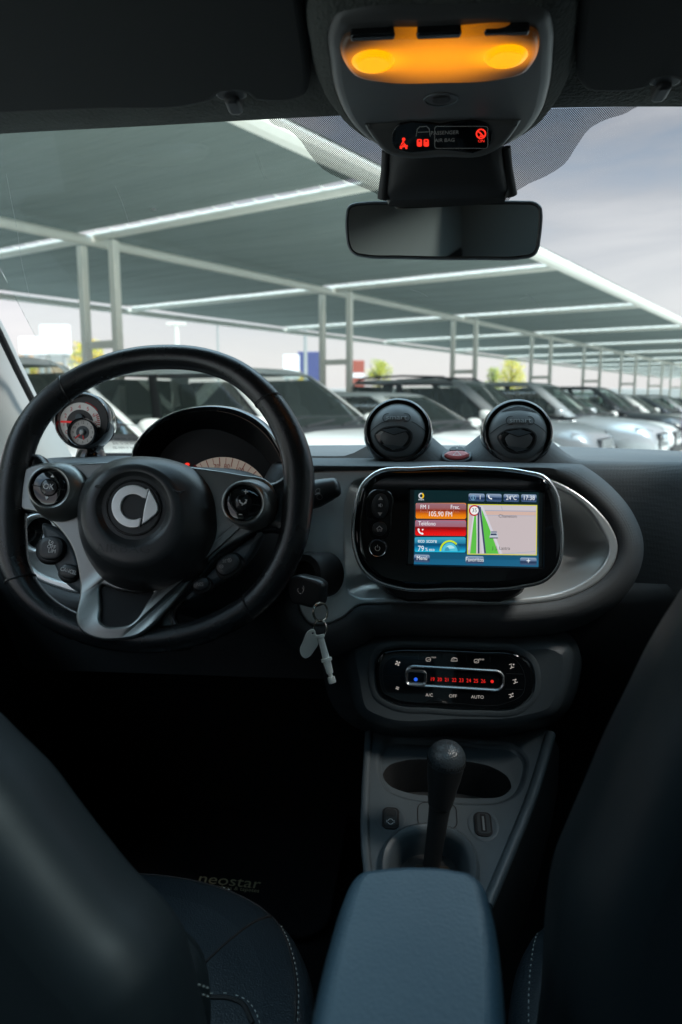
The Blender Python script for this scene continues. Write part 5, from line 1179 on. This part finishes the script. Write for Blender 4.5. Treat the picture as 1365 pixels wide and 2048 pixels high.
mb.holed(px(TF, [(621, 1260), (627, 1259), (634, 1275), (637, 1288), (630, 1300), (620, 1313), (611, 1317), (603, 1311), (600, 1299), (605, 1287)], 5), [ell(*TF.px(626, 1267), .0014, .0014, 12)], -.002, .001, M['ivory'], .0008); mb.build('key_tag', key, 40)
a, b = P(640.5, 1270, .886), P(665.5, 1366, .884); d = b - a
R8 = [(0, 8.6), (.03, 9.2), (.06, 8), (.07, 6.4), (.30, 6.8), (.48, 7.6), (.485, 11.2), (.545, 11.4), (.55, 8.0), (.56, 8.2), (.80, 7.0), (.81, 4.6), (.87, 4.6), (.875, 7.4), (.97, 8.0), (1.0, 7.4)]
mb = MB(); mb.tube([a + d * t for t, r in R8], [r * .885 / FPX for t, r in R8], M['ivory'], n=24)
mb.build('plastic_tube', key, 30)

# ------------------------------------------------------------------ instrument cluster and round gauge pod
F = Frame(P(430, 930, 1.03), tilt=14)
ic = thing('instrument_cluster', 'instrument cluster under a gloss black arched hood seen through the steering wheel', 'instrument cluster', F)
co_ = star(ccw(px(F, [(257, 930), (262, 893), (284, 860), (325, 829), (374, 811), (420, 806), (470, 812), (516, 833), (550, 866), (572, 906), (584, 950), (584, 1000), (560, 1040), (430, 1060), (290, 1040), (262, 985)], 6)), F.px(425, 960), 96)
def FW(x, y, w_=-.06): return F.px(x, y, w_)
ci = star(ccw([FW(*p) for p in cr([(318, 960), (322, 912), (345, 884), (378, 865), (423, 859), (480, 876), (520, 904), (541, 930), (552, 970), (545, 1020), (430, 1040), (325, 1020)], 6)]), FW(432, 955), 96)
def mixr(k): return [(a[0] + (b[0] - a[0]) * k, a[1] + (b[1] - a[1]) * k) for a, b in zip(co_, ci)]
mb = MB(F); mb.ring([(inset(co_, .03), -.16), (inset(co_, .006), -.09), (inset(co_, .0), -.045), (inset(co_, -.001), -.02), (inset(co_, .001), -.006), (inset(co_, .005), .0), (inset(co_, .009), -.002), (mixr(.35), -.014), (mixr(.7), -.036), (ci, -.058)], M['gloss']); mb.build('hood', ic, 60)
mb = MB(F); mb.flat(ci, -.057, mat('gauge_face', (.012, .014, .016), .35)); SC = mat('gauge_scale', (.50, .45, .40), .5, emit=(.9, .75, .62), es=.085); DR = mat('gauge_red_print', (.30, .02, .02), .5, emit=(1, .05, .03), es=.01)
gc = (446, 1012)
def GP(a, r): return FW(gc[0] + r * math.cos(R_(a)), gc[1] - r * math.sin(R_(a)), -.056)
mb.band([GP(a, 98) for a in range(128, 24, -4)], [GP(a, 75) for a in range(128, 24, -4)], -.056, -.056, SC)
for i, a in enumerate(range(126, 26, -8)): mb.stroke([GP(a, 97), GP(a, 84 if i % 2 else 80)], .0007 if i % 2 else .0011, -.0552, DR)
for tx, a in (('60', 115), ('70', 99), ('80', 84), ('100', 65), ('120', 46)): mb.text(tx, *GP(a, 79), .0105, -.0550, DR, rot=(a - 90) * .5, sx=.85)
mb.stroke([GP(126, 99), GP(124, 76)], .006, -.0548, DR)
c = FW(375, 929, -.056); mb.flat(ell(*c, .0036, .0026, 14), -.055, RED); mb.stroke([(c[0] - .0036, c[1] - .003), (c[0] + .0036, c[1] - .003)], .0016, -.055, RED)
mb.build('gauge_face', ic)

F = Frame(P(168, 842, 1.12), tilt=8, yaw=4); s = F.s
tp_ = thing('gauge_pod', 'round black gauge pod with a rev counter and small clock left of the instrument cluster', 'gauge', F)
c = F.px(168, 842); R = 57 * s
mb = MB(F); mb.rev(*c, [(R * .3, -.062), (R * .7, -.052), (R * .94, -.03), (R * 1.0, -.01), (R * 1.0, .004), (R * .965, .010), (R * .92, .011), (R * .88, .007), (R * .85, -.004)], M['gloss'], n=56, cap=False); mb.build('housing', tp_, 60)
mb = MB(F)
nk = [[(x, y, w_) for x, y in []] for w_ in ()]
bc = P(165, 912, 1.12); tcn = P(166, 880, 1.12); mb = MB(); mb.tube([tcn + Vector((0, .03, 0)), (tcn + bc) / 2 + Vector((0, .03, 0)), bc + Vector((0, .03, 0)), bc + Vector((0, .03, -.03))], [.026, .0185, .022, .034], M['gloss'], n=28); mb.build('neck', tp_, 60)
mb = MB(F); z = -.002; mb.flat(ell(*c, R * .87, R * .87, 48), z - .001, mat('rev_counter_face', (.035, .037, .038), .4)); g0 = (160, 846)
def TP(a, r): return F.px(g0[0] + r * math.cos(R_(a)), g0[1] - r * math.sin(R_(a)), z)
WS = mat('dial_white', (.66, .66, .64), .5, emit=(.9, .9, .87), es=.05); RP = mat('dial_red', (.6, .03, .03), .45)
mb.band([TP(a, 41) for a in range(235, -14, -6)], [TP(a, 27) for a in range(235, -14, -6)], z, z, WS)
mb.stroke([TP(a, 43) for a in range(75, 32, -4)], .0012, z + .0004, RP); mb.stroke([TP(a, 37.5) for a in range(30, -12, -4)], .0042, z + .0004, RP)
for a in range(28, -12, -6): mb.stroke([TP(a, 41), TP(a, 34)], .0012, z + .0006, WS)
for i in range(8): mb.text(str(i), *TP(215 - 31 * i, 32), .0085, z + .0006, RP)
mb.stroke([TP(176, 38), TP(160, 4)], .0030, z + .002, emis('needle_red', (.9, .03, .03), .35, (.5, .02, .02))); mb.rev(*TP(90, 10), [(.006, z), (.006, z + .004), (.004, z + .005)], M['plastic'], n=20); mb.build('rev_counter', tp_)
c2 = F.px(162.5, 864, .016); rr = 30 * s * .98; mb = MB(F)
mb.rev(*c2, [(rr * .95, -.01), (rr, .006), (rr * .99, .014), (rr * .93, .0175), (rr * .86, .016), (rr * .82, .009)], M['gloss'], n=44, cap=False); clk = mb.build('clock', tp_, 60)
mb = MB(F); zc = .0095; mb.flat(ell(*c2, rr * .83, rr * .83, 40), zc, mat('clock_face', (.36, .36, .35), .45, emit=(.9, .9, .87), es=.03)); mb.flat(ell(*c2, rr * .45, rr * .45, 30), zc + .0004, M['plastic'])
for i in range(12):
    a = R_(90 - 30 * i); mb.text(str(i or 12), c2[0] + rr * .66 * math.cos(a), c2[1] + rr * .66 * math.sin(a), .0052, zc + .0006, M['plastic_dark'])
for a, l in ((218, .66), (278, .5)): mb.stroke([(c2[0], c2[1]), (c2[0] + rr * l * math.cos(R_(a)), c2[1] + rr * l * math.sin(R_(a)))], .0024, zc + .0012, RP)
mb.rev(*c2, [(rr * .2, zc + .001), (rr * .19, zc + .004), (rr * .1, zc + .005)], M['satin'], n=20); mb.build('clock_face', clk)

# ------------------------------------------------------------------ centre console and gear lever
F = Frame(P(905, 1600, 1.0), tilt=67); s = F.s
cs = thing('centre_console', 'dark grey centre console with cup holders between the front seats', 'centre console', F)
ko = px(F, [(735, 1462), (750, 1448), (912, 1446), (1092, 1452), (1105, 1466), (1098, 1500), (1062, 1600), (1020, 1700), (985, 1790), (960, 1850), (940, 1900), (750, 1900), (738, 1840), (728, 1760), (725, 1680), (727, 1600), (731, 1520)], 5)
tray = px(F, [(762, 1545), (764, 1502), (776, 1484), (850, 1480), (960, 1486), (1034, 1498), (1049, 1516), (1047, 1552), (1030, 1586), (1000, 1601), (960, 1604), (880, 1600), (812, 1592), (776, 1576)], 6)
cup = px(F, [(766, 1552), (778, 1532), (812, 1521), (862, 1519), (930, 1523), (988, 1536), (1017, 1556), (1023, 1576), (1006, 1592), (960, 1597), (880, 1593), (812, 1585), (778, 1570)], 6, w=-.008)
gate = px(F, [(782, 1738), (790, 1705), (812, 1682), (850, 1672), (890, 1676), (920, 1695), (934, 1728), (930, 1770), (905, 1800), (855, 1812), (808, 1795), (788, 1768)], 6)
mb = MB(F); mb.holed(ko, [tray, gate], -.11, 0, M['plastic'], .006)
ti = inset(ccw(tray), .003); mb.loft([[(x, y, -.0002) for x, y in inset(ccw(tray), -.0045)], [(x, y, -.006) for x, y in inset(ccw(tray), .001)], [(x, y, -.008) for x, y in ti]], M['plastic'])
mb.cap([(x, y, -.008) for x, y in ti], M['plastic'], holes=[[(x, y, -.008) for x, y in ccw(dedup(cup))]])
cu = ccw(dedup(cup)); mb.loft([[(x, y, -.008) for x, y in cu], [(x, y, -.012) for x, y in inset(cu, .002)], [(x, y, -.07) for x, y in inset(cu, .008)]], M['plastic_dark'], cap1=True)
mb.build('console_body', cs, 35)
mb = MB(F)
rail = [F.px(*p) for p in cr([(1102, 1470), (1066, 1590), (1022, 1700), (975, 1812)], 8, False)]; mb.tube([(x, y, .001) for x, y in rail], .0075, M['plastic'], n=14)
rail = [F.px(*p) for p in cr([(738, 1466), (731, 1600), (731, 1690), (744, 1800)], 8, False)]; mb.tube([(x, y, -.001) for x, y in rail], .006, M['plastic'], n=14); mb.build('console_edge', cs, 60)
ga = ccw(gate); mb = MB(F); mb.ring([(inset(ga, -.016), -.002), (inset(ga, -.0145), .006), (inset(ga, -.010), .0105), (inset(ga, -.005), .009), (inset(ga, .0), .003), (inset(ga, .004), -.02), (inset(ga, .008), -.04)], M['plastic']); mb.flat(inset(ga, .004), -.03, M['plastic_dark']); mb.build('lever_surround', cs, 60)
mb = MB(F); c = F.px(782, 1638); mb.ring([(ell(*c, .0200, .022, 36), .0005), (ell(*c, .0185, .0205, 36), -.0002 + .0011), (ell(*c, .0150, .0175, 36), .0006)], M['plastic']); mb.pill(rrect(*c, 30 * s, .030, .006, 5), [(-.001, 0), (-.001, .0022), (.0006, .0028)], M['seam']); mb.pill(rrect(*c, 25 * s, .0262, .0052, 5), [(0, .002), (0, .0034), (.001, .0044)], M['soft'])
mb.flat(rrect(c[0], c[1] + .0055, 21 * s, .011, .004, 4), .0047, M['plastic_dark']); mb.text('E', c[0] - .0045, c[1] - .0075, .0048, .0048, M['print']); mb.text('S', c[0] + .0045, c[1] - .0075, .0048, .0048, M['print'])
for a0 in (20, 200): mb.stroke(arc(c[0], c[1] - .0075, .0034, .0040, a0, a0 + 140, 8), .0008, .0048, M['print'])
mb.build('drive_mode_switch', cs, 40)
mb = MB(F); c = F.px(967, 1650); mb.ring([(ell(*c, .0200, .024, 36), .0005), (ell(*c, .0185, .0225, 36), .0009), (ell(*c, .0150, .0185, 36), .0006)], M['plastic']); mb.pill(rrect(*c, 30 * s, .033, .006, 5), [(-.001, 0), (-.001, .0022), (.0006, .0028)], M['seam']); mb.pill(rrect(*c, 26 * s, .029, .005, 5), [(0, .002), (0, .0032), (.001, .0038)], M['soft']); mb.flat(rrect(*c, 11 * s, .026, .001, 2), .0042, M['seam']); mb.flat(rrect(c[0], c[1] - .001, 4 * s, .021, .0006, 2), .0046, M['satin']); mb.build('usb_socket', cs, 40)
mb = MB(F); c = F.px(875, 1632); mb.stroke(rrect(*c, 76 * s, .040, .012, 6), .0012, .0009, M['seam'], True); mb.build('lid_seam', cs)
# side panel of the console towards the passenger
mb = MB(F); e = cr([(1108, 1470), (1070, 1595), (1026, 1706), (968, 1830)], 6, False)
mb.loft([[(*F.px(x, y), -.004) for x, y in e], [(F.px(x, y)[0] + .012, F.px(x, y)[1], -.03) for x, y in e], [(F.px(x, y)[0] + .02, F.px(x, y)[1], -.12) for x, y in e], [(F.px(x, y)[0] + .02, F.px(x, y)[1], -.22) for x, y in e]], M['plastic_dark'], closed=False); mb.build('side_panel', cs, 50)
gr = thing('gear_lever', 'gear lever with a leather covered knob standing in the centre console', 'gear lever', Frame(P(863, 1728, .90)))
gx_ = F.px(864, 1730, -.02); B_ = F.O + F.u * gx_[0] + F.v * gx_[1] - F.n * .02; T_ = P(898, 1486, .895); d = T_ - B_
DB = (B_ - C0).dot(FWD)
def lv(y): 
    t = (1730 - y) / (1730 - 1486); return t
def mk(lst, m, name, parent=gr, n=28, ang=40):
    mb = MB(); mb.tube([B_ + d * lv(y) for y, r in lst], [r * (DB + (.895 - DB) * lv(y)) / FPX for y, r in lst], m, n=n); return mb.build(name, parent, ang)
mk([(1735, 17), (1680, 18.5), (1640, 20), (1606, 22)], M['plastic_dark'], 'shaft')
kn = mk([(1610, 20), (1607, 23.5), (1600, 25), (1575, 29), (1550, 34), (1530, 36.5), (1524, 36.6)], M['plastic_dark'], 'knob', ang=60)
capm = mat('worn_black_leather', (.035, .044, .050), .30, bump=('leather', 520, .6, .0008))
kc = mk([(1526, 36), (1522, 37.5), (1514, 38), (1506, 36.5), (1498, 31), (1492, 24), (1488, 15), (1486, 6)], capm, 'knob_cap', ang=60)
mb = MB(); u_ = Vector((1, 0, 0)); ax = d.normalized(); v2 = ax.cross(u_).normalized(); u_ = v2.cross(ax)
for k in range(40):
    a = k * math.pi / 20; r0 = 37.8 * .90 / FPX; p = B_ + d * lv(1521); q1 = p + (u_ * math.cos(a) + v2 * math.sin(a)) * r0 * 1.01; q2 = p + ax * .005 + (u_ * math.cos(a + .1) + v2 * math.sin(a + .1)) * r0 * 1.01
    mb.tube([q1, q2], .0006, M['seam'], n=5)
mb.build('cap_stitching', kc)
mb = MB(F); c = F.px(866, 1735); mb.block(rrect(c[0], c[1] + .002, .045, .03, .004), -.03, -.022, mat('brown_gate_plate', (.06, .045, .03), .35, metal=.6), .001); mb.build('gate_plate', gr)

# ------------------------------------------------------------------ armrest and seats
F = Frame(PZ(830, 1850, Zr(-.35)), tilt=86)
ar = thing('armrest', 'padded leather armrest with skylight blue painted in, in front of the gear lever', 'armrest', F)
ao = px(F, [(700, 1762), (716, 1746), (760, 1737), (830, 1733), (902, 1738), (950, 1750), (970, 1768), (984, 1810), (1000, 1910), (1010, 2048), (1018, 2300), (1020, 2900), (560, 2900), (585, 2300), (622, 2048), (642, 1950), (668, 1850), (686, 1792)], 6, w=-.006)
mb = MB(F); mb.pill(ao, [(.006, -.065), (.0, -.05), (-.002, -.03), (-.001, -.016), (.001, -.010), (.003, -.0055), (.006, -.0025), (.009, -.0008), (.012, .0)], M['arm'], back=True); mb.build('pad', ar, 60)
def seat_back(label, name, pts, D, tilt, thick, roundr, yaw=0):
    F = Frame(P(pts[0][0], pts[0][1], D), tilt=tilt, yaw=yaw); r = thing(name, label, 'car seat', F, 'front car seats')
    o_ = ccw(px(F, pts, 6, w=-roundr)); pr = []
    for k in range(9):
        a = R_(90 * k / 8); pr.append((roundr - roundr * math.sin(math.pi / 2 - a) if False else roundr * (1 - math.cos(a)), -roundr + roundr * math.sin(a)))
    back = [(q, -thick - h_) for q, h_ in pr[::-1]]
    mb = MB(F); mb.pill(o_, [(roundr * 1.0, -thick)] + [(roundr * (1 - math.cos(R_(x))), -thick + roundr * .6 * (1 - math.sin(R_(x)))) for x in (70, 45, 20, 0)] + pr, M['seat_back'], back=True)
    o = mb.build('backrest', r, 70); return F, r, o
F, dsr, bk = seat_back('driver seat of dark leather with pale stitching at the lower left', 'driver_seat', [(-110, 1400), (-60, 1440), (-10, 1490), (60, 1560), (120, 1640), (178, 1715), (240, 1790), (300, 1850), (338, 1905), (358, 1970), (374, 2040), (392, 2120), (425, 2400), (-900, 2400), (-900, 1330), (-500, 1310), (-250, 1340)], .46, 10, .10, .045)
BF = Frame(P(380, 1950, .58), tilt=12); mb = MB(BF)
mb.pill(px(BF, [(300, 1850), (335, 1856), (375, 1874), (402, 1905), (418, 1950), (425, 2000), (424, 2060), (420, 2300), (200, 2300), (150, 1900)], 6, w=-.035), [(.03, -.07), (.006, -.05), (0, -.03), (.003, -.015), (.012, -.004), (.03, 0)], M['seat_back'], back=True); bo_ = mb.build('bolster', dsr, 70)
b_ = surf(bo_); stitch(b_, [(366, 1966), (385, 1968), (405, 1973), (423, 1980)], bo_, step=.007); stitch(b_, [(366, 1982), (385, 1984), (405, 1990), (424, 1997)], bo_, step=.007)
CF = Frame(PZ(430, 1850, Zr(-.66)), tilt=84); mb = MB(CF)
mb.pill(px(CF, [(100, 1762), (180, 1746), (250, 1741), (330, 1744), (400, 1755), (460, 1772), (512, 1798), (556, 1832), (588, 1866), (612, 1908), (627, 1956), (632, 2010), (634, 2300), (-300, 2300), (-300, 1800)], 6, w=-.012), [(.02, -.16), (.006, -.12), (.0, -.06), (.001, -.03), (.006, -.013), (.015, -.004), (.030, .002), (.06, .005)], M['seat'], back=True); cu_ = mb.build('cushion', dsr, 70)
b_ = surf(cu_)
stitch(b_, [(246, 1746), (330, 1750), (400, 1762), (452, 1778), (502, 1801), (545, 1831), (570, 1868), (588, 1920), (597, 1980), (595, 2046)], cu_, step=.0075)
groove(b_, [(246, 1748), (330, 1753), (400, 1765), (452, 1781), (502, 1804), (545, 1834), (567, 1868), (584, 1920), (593, 1980), (591, 2046)], cu_, rad=.0014)
groove(b_, [(548, 1830), (512, 1843), (470, 1872), (435, 1902), (400, 1936)], cu_, rad=.0018)
groove(b_, [(420, 1996), (458, 1998), (486, 2010), (502, 2040), (506, 2048)], cu_, rad=.003); stitch(b_, [(420, 1988), (462, 1989), (495, 2003), (514, 2030), (520, 2048)], cu_, step=.0075)
F, psr, bk = seat_back('passenger seat of dark leather filling the right edge of the picture', 'passenger_seat', [(1440, 1130), (1372, 1222), (1322, 1306), (1280, 1392), (1230, 1494), (1190, 1590), (1152, 1678), (1124, 1750), (1108, 1850), (1102, 1950), (1098, 2400), (2200, 2400), (2200, 1130), (1900, 1060), (1600, 1060)], .46, 10, .10, .045)
BF = Frame(PZ(1090, 1950, Zr(-.62)), tilt=80); mb = MB(BF)
mb.pill(px(BF, [(1110, 1800), (1090, 1826), (1062, 1850), (1040, 1890), (1026, 1940), (1020, 2000), (1018, 2060), (1016, 2400), (1500, 2400), (1500, 1780), (1250, 1770)], 6), [(.02, -.14), (.006, -.1), (.0, -.05), (.001, -.03), (.006, -.013), (.015, -.004), (.030, .002)], M['seat'], back=True); cu_ = mb.build('cushion', psr, 70)
b_ = surf(cu_); stitch(b_, [(1086, 1846), (1072, 1880), (1064, 1920), (1059, 1980), (1058, 2046)], cu_, step=.0075)
# floor mat with its woven maker's name
MF = Frame(PZ(460, 1768, Zr(-.86)), tilt=78, roll=-3); s = MF.s
fm = thing('floor_mat', 'black floor mat with a woven pale name, beyond the driver seat cushion', 'floor mat', MF)
mb = MB(MF); mb.pill(rrect(-.06, .12, .5, .42, .05, 6), [(0, -.006), (0, 0), (.003, .002)], M['carpet']); mb.build('mat', fm)
mb = MB(MF); pn = mat('woven_khaki_name', (.22, .185, .11), .8); mb.text('neostar', *MF.px(459, 1763, .003), .031, .003, pn, sx=1.22); mb.text('alfombras & tapetes', *MF.px(466, 1777, .003), .011, .003, pn, sx=1.1); mb.build('woven_name', fm)
